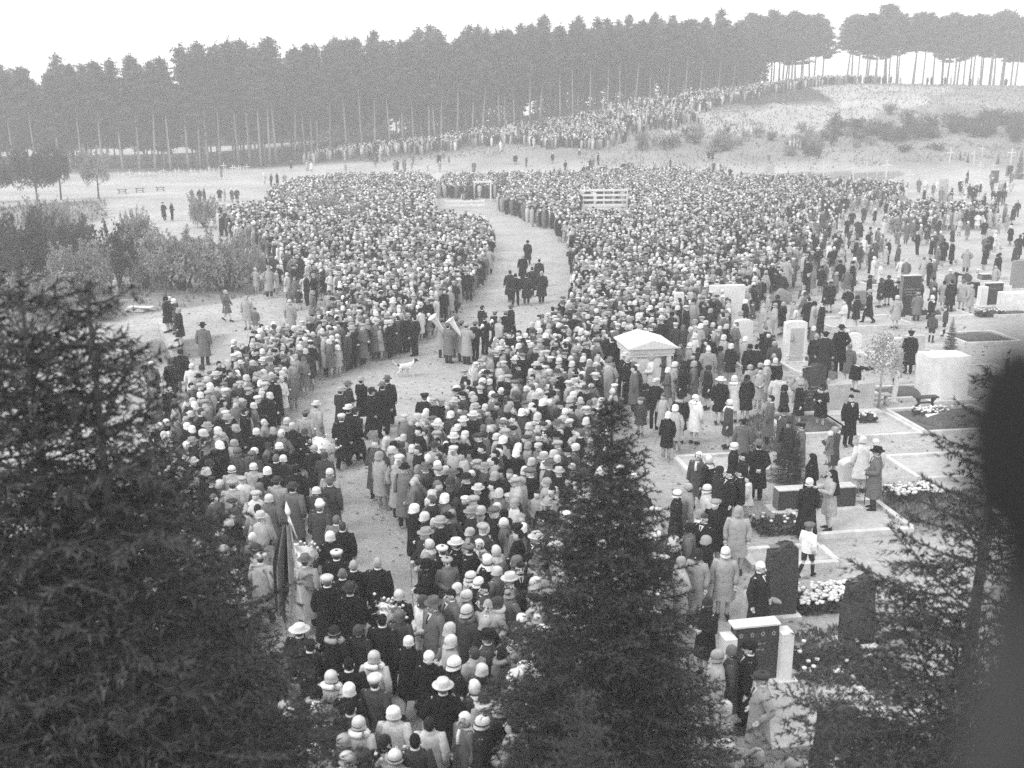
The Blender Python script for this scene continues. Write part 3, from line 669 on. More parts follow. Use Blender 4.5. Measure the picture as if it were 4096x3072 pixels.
def stone(px, py, w, h, d, kind, label, mark_as=None, yaw=YAW, text=None, mat=None):
    p = at(px, py); o = thing('headstone', p, yaw, label, 'headstone')
    if kind == 'slab':            # straight block, hewn sides; pale top on black stone paints sky light
        G().box((0, 0, h / 2 - .02), (w, d, h + .04)).obj('slab', mat or M_BSTONE, o, False, .012)
        if (mat or M_BSTONE) is M_BSTONE:
            G().box((0, .004, h + .022), (w + .02, d + .02, .03)).obj('pale_top', M_KERB, o, False, .006)
            for s in (-1, 1): G().box((s * (w / 2 + .008), .004, h / 2 - .01), (.02, d - .01, h - .03)).obj('hewn_side', M_SIDE, o, False)
    elif kind == 'round':
        n = 12; out = [(-w / 2, -.05)] + [(-w / 2 * math.cos(PI * i / n), h - w * .16 + w * .16 * math.sin(PI * i / n)) for i in range(n + 1)] + [(w / 2, -.05)]
        G().prism(out[::-1], -d / 2, d / 2).obj('slab', mat or M_WSTONE, o, False, .015)
    elif kind == 'rough':
        rr = np.random.RandomState(int(px)); bm = bmesh.new(); bmesh.ops.create_cube(bm, size=1)
        bmesh.ops.subdivide_edges(bm, edges=bm.edges, cuts=6, use_grid_fill=True)
        for v in bm.verts:
            x, y, z = v.co
            k = 1 - .12 * (z + .5) + .05 * math.sin(z * 7 + px)
            v.co = (x * w * k + rr.normal() * .012, y * d * (1 - .2 * (z + .5)) + (rr.normal() * .014 if abs(x) > .4 or z > .4 or y > 0 else 0), (z + .48) * h + (rr.normal() * .02 + .05 * h * math.sin(x * 5 + 1) * (z > .4)))
        me = bpy.data.meshes.new('slab'); bm.to_mesh(me); bm.free(); me.materials.append(mat or M_ROUGH); link('slab', me, o)
        crest = G().box((0, .01, h * .985), (w * .8, d * .62, .02)); crest.obj('top_face', M_SIDE, o, False, .006)
    elif kind == 'boulder':
        g = G().ell((0, 0, h * .42), (w / 2, d / 2, h * .6), 14, 10); V = g.v[0]; rr = np.random.RandomState(int(px)); V *= 1 + .05 * np.sin(V[:, :1] * 9 + px) + rr.normal(size=(len(V), 1)) * .012
        g.obj('slab', mat or M_GSTONE, o)
    elif kind == 'panel':         # light frame with a darker inset panel
        n = 10; out = [(-w / 2, -.05)] + [(-w / 2 * math.cos(PI * i / n), h - w * .08 + w * .08 * math.sin(PI * i / n)) for i in range(n + 1)] + [(w / 2, -.05)]
        G().prism(out[::-1], -d / 2, d / 2).obj('slab', M_WSTONE, o, False, .012)
        G().box((w * .04, -d / 2 - .006, h * .44), (w * .62, .03, h * .8)).obj('inset_panel', M_GRAVEL, o, False, .004)
    if kind != 'boulder': G().box((0, 0, .03), (w * 1.18, d * 1.9, .14)).obj('plinth', M_KERB if (mat or 0) is not M_BSTONE else M_KERB, o, False, .012)
    if text: inscription(o, w, text, -d / 2 - .004 - (.015 if kind == 'rough' else 0), rngS, .05 if h < 1.2 else .07)
    if mark_as: mark(mark_as, p.x, p.y)
    return o, p
stone(*Z6(325, 455), 1.75, 1.85, .35, 'slab', 'wide white wall-like headstone with a projecting top ledge among the crowd', 'the wide white headstone', mat=M_WSTONE)
stone(*Z6(428, 672), .80, 1.62, .24, 'round', 'white headstone with a softly rounded top, no panel', 'the plain rounded white headstone')
stone(*Z6(752, 712), .92, 1.78, .30, 'panel', 'white headstone with a grey inset panel behind white flowers', 'the panelled white headstone')
stone(*Z6(865, 1030), .95, 1.70, .26, 'rough', 'dark rough-topped headstone with worn lines of writing beside the white block', 'the dark rough headstone', text=[(.98, .62), (.86, .66), (.74, .5), (.62, .6)])
o, BLK = stone(*Z6(1085, 1010), 1.75, 1.02, .62, 'slab', 'long low pale grave block on which mourners are standing', 'the long pale block', mat=M_CONC)
stone(*Z6(1680, 925), 1.55, 1.62, 1.0, 'slab', 'massive white tomb block at the right behind the small bench', 'the massive white tomb', mat=M_WSTONE)
stone(*Z6(1150, 1500), 1.05, .88, .34, 'round', 'low white headstone beside the couple in pale and grey coats', 'the low white headstone')
stone(*Z6(882, 1640), 2.15, .62, .34, 'slab', 'long low dark headstone with a worn line of writing', 'the long low dark headstone', text=[(.48, .34), (.36, .2)])
stone(*Z6(1475, 430), .95, 2.15, .32, 'slab', 'tall dark headstone with three worn lines of pale writing', 'the tall dark headstone', text=[(1.50, .86), (1.36, .84), (1.22, .6)])
stone(*Z6(1172, 365), .50, .92, .3, 'slab', 'small grey upright stone near the tall dark headstone', 'the small grey stone', mat=M_GSTONE)
stone(*Z6(678, 345), 1.1, .85, .35, 'boulder', 'grey boulder headstone with a round shoulder in the crowd', 'the grey boulder headstone')
stone(*Z6(1850, 200), .7, .5, .4, 'boulder', 'low dark boulder stone near the top of the graves', None, mat=M_ROUGH)
stone(*Z6(1985, 195), 1.15, .42, .5, 'slab', 'low black sarcophagus stone behind the pillared headstone', None)
stone(*Z6(1130, 660), .62, .95, .24, 'round', 'small white headstone behind the people on the pale block', None)
stone(*Z6(1392, 640), .7, .6, .2, 'slab', 'short white stone left of the man in the peaked cap', None, mat=M_WSTONE)
stone(*Z6(1505, 660), .95, .85, .25, 'slab', 'grey-white broad stone right beside the man in the peaked cap', None, mat=M_CONC)
stone(*Z6(256, 690), .3, 1.2, .2, 'slab', 'narrow white pillar stone left of the plain rounded headstone', None, mat=M_WSTONE)
stone(*Z6(22, 520), .42, 1.9, .3, 'slab', 'tall narrow white stone standing in the crowd behind the crypt', None, mat=M_WSTONE)
stone(*Z6(18, 660), .6, .7, .3, 'slab', 'pale low stone just right of the crypt', None, mat=M_CONC)
stone(*Z6(1580, 760), 1.0, .35, .6, 'slab', 'flat pale grave block in front of the man in the peaked cap', None, mat=M_KERB)
stone(*Z6(2150, 400), 1.6, 1.1, .8, 'slab', 'white block tomb by the right edge behind the near dark shape', None, mat=M_WSTONE)
stone(*Z6(2170, 250), .9, 1.7, .3, 'slab', 'grey upright stone at the right picture edge', None, mat=M_GSTONE)
stone(*Z8(1000, 545), .70, 1.62, .30, 'rough', 'dark rough-hewn headstone behind the running boy', 'the rough-hewn headstone')
stone(*Z8(1380, 690), .62, 1.45, .3, 'rough', 'dark leaning stone seen through the spruce boughs', None)
stone(*Z8(1265, 1330), .66, 1.25, .3, 'rough', 'dark upright stone at the bottom edge under the spruce boughs', None)
# pillared headstones: dark panel between white posts
def pillared(px, py, w, h, post, label, emblems, mk):
    p = at(px, py); o = thing('headstone', p, math.radians(11), label, 'headstone')
    G().box((0, .02, h / 2), (w, .22, h)).obj('slab', M_BSTONE, o, False, .008)
    G().box((-.02, .02, h + .02), (w + .05, .30, .04)).obj('pale_top', M_WSTONE, o, False, .006)
    for s in (-1, 1): G().box((s * (w / 2 + post / 2 + .004), -.06, h * .44), (post, .32, h * .88)).obj('post', M_WSTONE, o, False, .012)
    G().box((0, -.02, .04), (w + 2 * post + .25, .5, .12)).obj('plinth', M_KERB, o, False, .01)
    if emblems:
        for i in range(4):
            g = G(); x = -w * .36 + i * w * .245
            for a in (90, 162, 234, 306, 18): # small leaf rosette
                ca, sa = math.cos(math.radians(a)), math.sin(math.radians(a)); g.ell((x + ca * .028, -.092, h * .86 + sa * .034), (.014, .007, .019), 6, 4)
            g.obj('emblem', M_TEXT, o)
        inscription(o, w, [(h * .7, .42), (h * .6, .34)], -.093, rngS, .04)
    else: inscription(o, w, [(h * .78, .7)], -.093, rngS, .05)
    mark(mk, p.x, p.y)
pillared(*Z8(872, 872), .86, 1.20, .24, 'black headstone with a row of four small emblems between two white posts', True, 'the black headstone with four emblems')
pillared(*Z6(2010, 355), .95, 1.25, .42, 'dark plaque headstone between two thick white pillars by the right edge', False, 'the white-pillared headstone')
# white leaning post, bench, kerbed plots
p = at(*Z6(1385, 965)); o = thing('grave_post', p, .1, 'slim white post leaning beside the young tree on the graves', 'post'); o.rotation_euler = (0, .06, .1)
G().box((0, 0, .58), (.15, .12, 1.2)).obj('shaft', M_WHITE, o, False, .015); G().box((0, 0, .03), (.26, .24, .1)).obj('foot', M_KERB, o, False, .01)
def bench(px, py, w, rz, label, mat=M_WOOD, h=.42):
    p = at(px, py); o = thing('bench', p, rz, label, 'bench'); G().box((0, 0, h), (w, .3, .06)).obj('seat', mat, o, False, .01)
    for s in (-1, 1):
        G().tube([(s * w * .36, -.1, h - .03), (s * w * .30, 0, h * .5), (s * w * .38, -.12, 0)], [.05, .04, .05], 6).obj('leg', mat, o)
        G().tube([(s * w * .36, .1, h - .03), (s * w * .30, 0, h * .5), (s * w * .38, .12, 0)], [.05, .04, .05], 6).obj('leg', mat, o)
    G().box((0, 0, h * .5), (w * .6, .05, .06)).obj('stretcher', mat, o, False); return p
p = bench(*Z6(1585, 1000), .85, YAW, 'small dark bench in front of the massive white tomb'); mark('the small dark bench', p.x, p.y)
bench(*Z6(1290, 985), .8, YAW, 'pale bench under the young tree on the graves', M_PWOOD)
for i, (x, lab) in enumerate(((490, 'left'), (560, 'middle'), (642, 'right'))): bench(x, 775 - i * 5, 1.15, .1, 'low dark bench on the open sand far left, ' + lab + ' one of three', M_WOOD, .5)
def plot(px, py, w, l, label, fill=None, hgt=.16, mound=False):
    p = at(px, py); o = thing('grave_plot', p, YAW, label, 'grave border'); kw = .16     # px, py: its far left corner
    for nm, c, s in (('back', (w / 2, 0, 0), (w, kw, hgt)), ('front', (w / 2, -l, 0), (w, kw, hgt)), ('left', (0, -l / 2, 0), (kw, l - kw - .006, hgt)), ('right', (w, -l / 2, 0), (kw, l - kw - .006, hgt))):
        G().box((c[0], c[1], hgt / 2 - .02), s).obj('kerb', M_KERB, o, False, .015)
    if fill is not None:
        sheet('bed', [(kw / 2, -kw / 2), (w - kw / 2, -kw / 2), (w - kw / 2, -l + kw / 2), (kw / 2, -l + kw / 2)], .05, fill, o)
    if mound:
        g = G().ell((w / 2, -l / 2, .02), (w * .38, l * .40, .26), 14, 8); g.obj('mound', M_SOIL, o)
PLOTS = [(3545, 1650, 3.3, 2.6, M_SOIL, 'large kerbed grave bed in front of the small dark bench'), (3460, 1560, 2.2, 1.6, M_SOIL, 'kerbed bed around the white leaning post'),
         (3240, 1282, 4.2, 2.4, M_GRAVEL, 'wide kerbed gravel plot behind the white headstone with the grey panel'), (3560, 1250, 3.4, 2.0, M_GRAVEL, 'kerbed gravel plot below the tall dark headstone'),
         (2900, 1432, 1.6, 2.0, M_SOIL, 'narrow kerbed bed before the plain rounded white headstone'), (3110, 1452, 2.6, 2.0, M_GRAVEL, 'kerbed gravel plot before the white headstone with the grey panel'),
         (3440, 1420, 3.2, 2.2, M_GRAVEL, 'kerbed gravel plot near the man in the peaked cap'), (3060, 1670, 2.0, 2.3, M_SOIL, 'grassy kerbed grave before the dark rough headstone'),
         (3300, 1672, 2.2, 2.4, M_GRAVEL, 'kerbed gravel plot beside the man in the open black coat'), (3540, 1838, 2.6, 2.0, M_GRAVEL, 'kerbed gravel plot right of the low white headstone'),
         (3130, 2035, 2.6, 2.0, M_GRAVEL, 'kerbed plot before the long low dark headstone'), (3890, 1240, 2.6, 2.2, M_SOIL, 'kerbed bed before the white-pillared headstone'),
         (2960, 2215, 2.0, 1.0, M_GRAVEL, 'kerbed plot behind the rough-hewn headstone'), (2880, 2735, 2.4, 2.2, M_GRAVEL, 'kerbed gravel plot below the black headstone with four emblems'),
         (2700, 1840, 2.4, 1.5, M_GRAVEL, 'kerbed gravel strip right of the middle spruce'), (3680, 1480, 3.2, 2.2, M_GRAVEL, 'kerbed plot around the massive white tomb'),
         (2780, 1300, 2.2, 1.9, M_GRAVEL, 'kerbed plot left of the plain rounded white headstone'), (3760, 1340, 2.6, 2.2, M_SOIL, 'kerbed dark bed below the white-pillared headstone'),
         (3960, 2050, 2.2, 2.2, M_GRAVEL, 'kerbed plot half hidden by the near dark shape'), (3420, 1130, 2.4, 1.8, M_SOIL, 'kerbed bed around the small grey stone')]
for q in PLOTS: plot(*q[:4], q[5], q[4], .16 if q[1] > 1300 else .2, q[4] is M_SOIL)
# flower beds and low planting on graves
def flower_bed(px, py, w, l, label, n=160, fl=.5):
    p = at(px, py); o = thing('flower_bed', p, YAW, label, 'flower bed'); rng = np.random.RandomState(int(px + py))
    c = np.stack([rng.uniform(-w / 2, w / 2, n * 4), rng.uniform(-l / 2, l / 2, n * 4), rng.uniform(.02, .26, n * 4)], 1)
    V, T = leaf_tris(c, .06, rng); link('leaves', tri_mesh('leaves', V, T, M_DLEAF), o)
    g = G()
    for i in range(int(n * fl)):
        x, y = rng.uniform(-w / 2, w / 2), rng.uniform(-l / 2, l / 2); g.ell((x, y, .28 + rng.rand() * .08), (.055, .055, .035), 5, 3)
    ob = g.obj('blossoms', M_FLOWER, o); ob['kind'] = 'stuff'
for a in [(3180, 1448, 1.0, .5, 'white flowers heaped before the white headstone with the grey panel'), (3650, 1995, 1.4, .8, 'white flowers on the dark bed beside the man with the cane', 240), (3070, 1470, .9, .5, 'low flowering plants left of the white headstone with the grey panel'),
          (2910, 1440, 1.4, .6, 'dark planting before the plain rounded white headstone', 200, .1), (3440, 1690, 1.0, .6, 'leafy plants before the man in the open black coat', 160, .25), (3310, 2420, 1.6, .9, 'pale blossoms heaped on the grave beside the running boy', 260, .8),
          (3720, 1670, 1.1, .7, 'flowers and a pale tablet inside the large kerbed bed', 150, .3), (3110, 2120, 1.2, .8, 'leafy planting left of the long low dark headstone', 260, .05), (3330, 2680, 1.6, 1.2, 'weedy planting right of the black headstone with four emblems', 260, .06),
          (3420, 1240, 1.2, .5, 'dark low hedge-like planting by the small grey stone', 220, .02), (3700, 1260, 1.4, .6, 'dark planting below the tall dark headstone', 220, .06), (3960, 1265, 1.4, .6, 'planting in front of the white-pillared headstone', 200, .1)]: flower_bed(*a)
p = at(3735, 1690); o = thing('tablet', p + Vector((0, 0, .14)), .2, 'small pale tablet lying in the large kerbed bed', 'tablet'); o.rotation_euler = (.5, 0, .2); G().box((0, 0, .02), (.5, .4, .05)).obj('plate', M_WSTONE, o, False, .01)
# young trees on the graves
def sapling(px, py, h, label, n, mat, rad):
    p = at(px, py); o = thing('young_tree', p, 1.0, label, 'tree'); g = G(); rng = np.random.RandomState(int(px)); g.tube([(0, 0, -.1), (.02, 0, h * .6), (0, 0, h)], [.05, .035, .01], 6); cen = []
    for k in range(16):
        a = k * 2.4; z = h * (.5 + .5 * k / 16); q = np.array((math.cos(a) * rad * (1.1 - k / 20), math.sin(a) * rad * (1.1 - k / 20), z + .15)); g.tube([(0, 0, z - .1), q], [.014, .004], 4, (False, False)); cen.append(q * .8 + np.array((0, 0, z * .2)) + rng.normal(size=(n // 16, 3)) * rad * .33)
    g.obj('trunk', M_PWOOD if mat is M_LEAF else M_DBARK, o); V, T = leaf_tris(np.concatenate(cen), .05, rng); link('crown', tri_mesh('crown', V, T, mat), o); mark('the young tree', p.x, p.y)
sapling(3514, 1632, 2.5, 'thin young leafy tree with a pale stem on the graves', 900, M_LEAF, .6)
o = spruce(SPR_B, at(3150, 1930).x, at(3150, 1930).y, 0, .7, 2.1 / 7.5, 'small open young conifer among the graves before the long low dark headstone'); o['group'] = 'young conifers'; mark('the small young conifer', o.location.x, o.location.y)
o = spruce(SPR_A, at(3800, 1400).x, at(3800, 1400).y, 0, 2.7, 1.5 / 8, 'small dark young conifer at the upper right of the graves'); o['group'] = 'young conifers'

# crypt with a low gabled roof
p = at(*Z6(-215, 605)); p = at(2575, 1552); CR = p
o = thing('crypt', p, math.radians(10), 'white stone crypt with a low gabled roof rising from the crowd', 'crypt')
w, dp, hh = 1.5, 1.55, 1.42
G().box((0, 0, hh / 2 - .03), (w, dp, hh + .06)).obj('body', M_WSTONE, o, False, .01)
G().box((0, -dp / 2 - .045, hh * .5), (w * .8, .08, hh * .9)).obj('front_slab', M_WSTONE, o, False, .01)
for s in (-1, 1): G().box((s * w * .44, -dp / 2 - .06, hh * .5), (.16, .12, hh - .01)).obj('pilaster', M_WSTONE, o, False, .01)
G().box((0, -.02, hh + .06), (w + .16, dp + .2, .1)).obj('architrave', M_WSTONE, o, False, .008)
G().box((0, -.02, hh + .22), (w + .22, dp + .26, .2)).obj('frieze', M_WSTONE, o, False, .008)
ov = w / 2 + .2
G().prism([(-ov, hh + .325), (ov, hh + .325), (ov, hh + .37), (0, hh + .66), (-ov, hh + .37)], -dp / 2 - .28, dp / 2 + .28).obj('roof', M_WSTONE, o, False, .008)
G().box((0, -.02, .08), (w + .4, dp + .45, .24)).obj('plinth', M_KERB, o, False, .015); mark('the white crypt', p.x, p.y)

# crosses
def cross(px, py, h, label, group=None, rz=None):
    p = at(px, py); o = thing('wooden_cross', p, random.uniform(-.25, .35) if rz is None else rz, label, 'cross', group); s = h / 1.7
    o.rotation_euler = (0, random.uniform(-.05, .05), o.rotation_euler[2])
    G().box((0, 0, h / 2 - .05), (.11 * s, .08 * s, h + .1)).obj('upright', M_CROSS, o, False, .008); G().box((0, -.004, h * .72), (h * .5, .085 * s, .11 * s)).obj('crossbar', M_CROSS, o, False, .008)
    return p
for i in range(26):
    px = 480 + i * 20 + random.uniform(-6, 6); cross(px, 722 - (px - 480) * .06 + random.uniform(-4, 4), random.uniform(.9, 1.4), 'small white cross in the row of graves along the foot of the wood', 'small white crosses along the wood')
for px, py, h, lab in [(897, 695, 1.7, 'tallest white cross at the right end of the row along the wood'), (932, 702, 1.6, 'white cross beside the tallest one, bar slightly low'), (948, 702, 1.3, 'white cross in the close trio right of the tallest one'), (958, 700, 1.4, 'rightmost cross of the close trio along the wood'), (988, 695, 1.5, 'single white cross standing right of the trio along the wood'), (838, 697, 1.3, 'white cross left of the tallest one along the wood')]: cross(px, py, h, lab)
for px, py, h, lab in [(3152, 722, 2.0, 'white cross behind the far right crowd, leftmost of the field'), (3292, 712, 2.3, 'white cross left of the close pair behind the crowd'), (3309, 706, 2.1, 'thin white cross just behind another in the field'), (3411, 725, 2.3, 'broad white cross in the middle of the field'), (3468, 700, 1.7, 'short white cross right of the broad one'),
                     (3507, 703, 1.7, 'white cross half hidden by people in the field'), (3543, 716, 2.5, 'tall slim white cross in the field'), (3009, 765, 1.7, 'white cross standing inside the dense crowd'), (3579, 780, 2.2, 'nearest white cross of the field, in front of the tall slim one'), (3636, 755, 2.4, 'white cross with long arms at the right of the field'),
                     (3797, 655, 2.1, 'large white cross at the edge of the upper graves'), (3894, 655, 1.9, 'white cross with double arms among the upper graves'), (3927, 625, 1.5, 'farthest white cross among the upper graves'), (4042, 655, 2.1, 'bright white cross by the dark conifer at far right'), (3920, 695, 1.6, 'pale cross below the double-armed one'), (3972, 690, 1.3, 'low white cross on the upper graves beside a dark stone'), (4035, 722, .8, 'very low white cross lying back at far right'), (3180, 700, 1.4, 'small white cross behind the pale box-like stone')]:
    q = cross(px, py, h, lab)
mark('the white crosses of the far field', at(3450, 720).x, at(3450, 720).y)
for px, py, w, h, mt, lab in [(3768, 812, .9, 2.6, M_CONC, 'tall pale slab monument standing alone in the open sand'), (3075, 720, 1.3, 2.0, M_CONC, 'pale box-like stone behind the far crowd'), (3975, 735, .9, 1.7, M_BSTONE, 'dark stone among the upper right graves'), (4035, 708, .8, 1.5, M_BSTONE, 'dark rounded stone right among the upper graves')]: stone(px, py, w, h, .35, 'slab', lab, None, mat=mt)
for px, py, s in [(4075, 715, 4.0), (3870, 650, 1.4), (3840, 640, 1.4), (3990, 655, 1.6)]: pp = at(px, py); o = spruce(SPR_A, pp.x, pp.y, pp.z, px, s / 8, 'dark columnar conifer among the upper right graves' if px > 4000 else 'small dark conifer among the upper right graves', .8); o['group'] = 'small conifers of the upper graves' if px < 4000 else 'columnar conifer'
# gate frame, conifers and fences where the path turns
p = at(1930, 805); GT = p; o = thing('gate_frame', p, .12, 'white square gate frame standing where the path turns', 'gate')
for s in (-1, 1): G().box((s * .92, 0, 1.05), (.16, .16, 2.15)).obj('post', M_WHITE, o, False, .012)
G().box((0, 0, 2.13), (2.2, .18, .2)).obj('lintel', M_WHITE, o, False, .012); G().box((0, .02, 1.0), (1.68, .05, .07)).obj('rail', M_WOOD, o, False, .006); G().box((0, .02, .5), (1.68, .05, .07)).obj('rail', M_WOOD, o, False, .006); mark('the white gate frame', p.x, p.y)
for px, py, h, lab in [(1878, 806, 3.2, 'dark narrow conifer left of the white gate frame'), (2012, 806, 3.4, 'dark broad conifer right of the white gate frame'), (1992, 790, 2.6, 'smaller conifer behind the broad one by the gate')]: pp = at(px, py); o = spruce(SPR_A, pp.x, pp.y, 0, px, h / 8, lab, 1.3); o['group'] = 'conifers by the gate frame'
def rail_fence(px, py, w, h, nslat, nposts, rz, label):
    p = at(px, py); o = thing('rail_fence', p, rz, label, 'fence')
    for i in range(nposts): G().box((-w / 2 + w * i / (nposts - 1), .05, h / 2), (.12, .1, h + .05)).obj('post', M_WHITE, o, False, .01)
    for i in range(nslat): G().box((0, -.03, h * (i + .65) / nslat), (w + .15, .045, h * .38 / nslat + .03)).obj('slat', M_WHITE, o, False, .006)
    return p
p = rail_fence(2415, 832, 4.9, 2.0, 4, 3, .08, 'white fence of four wide slats standing in the crowd right of the path'); mark('the white slat fence', p.x, p.y)
rail_fence(1860, 832, 4.0, .85, 2, 4, .15, 'low white two-rail fence beside the gate frame')
# wreath stand by the gate
def wreath(px, py, z, r, label):
    p = at(px, py); o = thing('wreath', p + Vector((0, 0, z)), .1, label, 'wreath'); rng = np.random.RandomState(int(px)); th = rng.rand(500) * 6.28; c = np.stack([np.cos(th) * r, rng.normal(size=500) * .05, np.sin(th) * r], 1) + rng.normal(size=(500, 3)) * .05
    V, T = leaf_tris(c, .06, rng); link('leaves', tri_mesh('leaves', V, T, M_DLEAF), o); G().tube([(math.cos(a) * r, 0, math.sin(a) * r) for a in np.linspace(0, 6.28, 20)], [.04] * 20, 6).obj('ring', M_DLEAF, o)
    g = G(); g.prism([(-.12, -r), (-.02, -r), (-.1, -r - .8), (-.25, -r - .75)], -.1, -.085); g.prism([(.02, -r), (.12, -r), (.26, -r - .7), (.1, -r - .8)], -.1, -.085); g.obj('ribbon', M_WHITE, o, False)
wreath(1850, 800, 1.15, .42, 'dark wreath with a white ribbon carried near the gate frame')
# low wall with people on it, ladder, sheets
a, b = at(648, 1316), at(704, 1436); L = (b - a).length; rz = math.atan2(b.y - a.y, b.x - a.x)
o = thing('low_wall', (a + b) / 2, rz, 'low pale wall running down to the sandy track, people standing along it', 'wall'); G().box((0, 0, .2), (L + .4, .32, .5)).obj('body', M_CONC, o, False, .015); G().box((0, 0, .475), (L + .5, .42, .06)).obj('coping', M_CONC, o, False, .01); mark('the low pale wall', (a.x + b.x) / 2, (a.y + b.y) / 2)
WALL = (a, b)
a, b = at(652, 1575), at(655, 1716); o = thing('low_wall', (a + b) / 2, math.atan2(b.y - a.y, b.x - a.x), 'short plank wall between the two people at the near left edge of the crowd', 'wall'); G().box((0, 0, .4), ((b - a).length, .1, .8)).obj('body', M_CONC, o, False, .01); mark('the short plank wall', a.x, a.y)
p = at(535, 1408); o = thing('ladder', p + Vector((0, 0, .06)), -.6, 'pale wooden ladder lying on the sand beside the near left spruce', 'ladder')
for s in (-1, 1): G().box((0, s * .3, 0), (1.5, .09, .09)).obj('rail', M_PWOOD, o, False, .008)
for i in range(4): G().box((-.55 + i * .37, 0, .0), (.07, .52, .06)).obj('rung', M_PWOOD, o, False, .006)
mark('the lying ladder', p.x, p.y)
p = at(550, 1246); o = thing('bundle', p, .2, 'pale bundle of boards and sheets lying on the grass verge', 'bundle')
for i in range(4): G().box((random.uniform(-.3, .3), random.uniform(-.15, .15), .05 + i * .055), (random.uniform(.8, 1.3), random.uniform(.25, .5), .05), random.uniform(-.4, .4)).obj('board', M_WHITE if i % 2 else M_PWOOD, o, False, .008)

# ------------------------------------------------------------------ people
HC = np.array((0, 0.012, 1.60))                             # centre of a grown head
def legs(pose):
    if pose == 'w': return [[(.09, 0, .92), (.095, .17, .50), (.09, .22, .11), (.09, .37, .05)], [(-.09, 0, .92), (-.09, -.03, .49), (-.09, -.29, .17), (-.09, -.17, .05)]]
    return [[(s * .095, 0, .92), (s * .10, .02, .49), (s * .10, -.02, .10), (s * .125, .13, .035)] for s in (1, -1)]
ARMS = {'s': [(.255, -.03, 1.13), (.25, .04, .88)], 'c': [(.275, -.03, 1.14), (.07, .235, 1.03)], 'p': [(.30, -.08, 1.15), (.235, .07, .99)], 'b': [(.27, -.13, 1.15), (.06, -.205, .98)], 'h': [(.27, .06, 1.14), (.13, .31, 1.18)], 'x': [(.25, .06, 1.13), (.2, .12, .90)]}
def arms(pose):
    if pose == 'w': return [[(.20, 0, 1.41), (.255, -.09, 1.15), (.25, -.02, .91)], [(-.20, 0, 1.41), (-.255, .03, 1.14), (-.25, .17, .93)]]
    e, w = ARMS[pose]; return [[(s * .20, 0, 1.41), (s * e[0], e[1], e[2]), (s * w[0], w[1], w[2])] for s in (1, -1)]
def bend(V, pose):
    if pose != 'x': return V
    V = V.copy(); t = np.clip((V[:, 2] - .85) / .3, 0, 1) * math.radians(55); z, y = V[:, 2] - .92, V[:, 1]
    up = V[:, 2] > .85; c, s = np.cos(t), np.sin(t)
    V[:, 1] = np.where(up, y * c + z * s, y); V[:, 2] = np.where(up, .92 + z * c - y * s, V[:, 2]); return V
def ring(z, rx, ry, cy, seg, fold=0.0, ph=0.0):
    th = np.arange(seg) * 2 * PI / seg; k = 1 + fold * np.cos(7 * th + ph) + fold * .6 * np.cos(4 * th + 1.3 * ph)
    return np.stack([rx * np.cos(th) * k, cy + ry * np.sin(th) * k, np.full(seg, z)], 1)
def body_geo(pose, headk=1.0):
    g = G()
    g.loft([ring(z, rx, ry, 0, 14) for z, rx, ry in ((.84, .10, .09), (.90, .17, .12), (1.0, .155, .11), (1.12, .14, .10), (1.28, .165, .115), (1.38, .17, .10), (1.44, .10, .07), (1.46, .05, .05))])
    for s, (hp, kn, an, toe) in zip((1, -1), legs(pose)):
        g.tube([hp, np.add(hp, kn) / 2, kn, (np.array(kn) * .65 + np.array(an) * .35), an], [.082, .07, .052, .055, .036], 10)
        a, t = np.array(an), np.array(toe); g.tube([a + (0, -.04, -.03), a * .5 + t * .5 + (0, 0, -.01), t], [.04, .042, .028], 8); 
    for s, (sh, el, wr) in zip((1, -1), arms(pose)):
        sh, el, wr = map(np.array, (sh, el, wr)); g.tube([sh * (.8, 1, 1), sh, (sh + el) / 2, el, (el + wr) / 2, wr], [.05, .055, .048, .042, .038, .028], 8)
        d = wr - el; d /= np.linalg.norm(d); sd = np.cross(d, (0, 1., 0.2)); sd /= np.linalg.norm(sd); nrm = np.cross(sd, d)
        g.tube([wr, wr + d * .045, wr + d * .085], [.027, .040, .036], 8)
        for i in range(4):
            b = wr + d * .075 + sd * (-.030 + .02 * i); L = (.062, .075, .07, .055)[i]
            g.tube([b, b + d * L * .55 + nrm * .004, b + d * L + nrm * .022], [.0115, .0105, .009], 6)
        b = wr + d * .03 + sd * .034 * (1 if s > 0 else -1); g.tube([b, b + d * .03 + sd * .02 * s + nrm * .012, b + d * .062 + sd * .02 * s + nrm * .026], [.013, .012, .0095], 6)
    h = G(); k = headk
    h.ell((0, .0, 1.615), (.076, .096, .108), 16, 12); h.ell((0, .030, 1.55), (.058, .066, .068), 14, 10)
    h.tube([(0, .105, 1.612), (0, .125, 1.578), (0, .105, 1.570)], [.012, .019, .014], 8)
    for s in (-1, 1): h.ell((s * .079, -.005, 1.59), (.014, .026, .034), 8, 6)
    V = h.V(); V = (V - HC) * k + HC
    g.add(V, h.f); g.tube([(0, -.015, 1.40), (0, 0, 1.47), (0, .01, 1.55)], [.066, .055, .052], 12)
    V = bend(g.V(), pose); g.v = [V]; return g
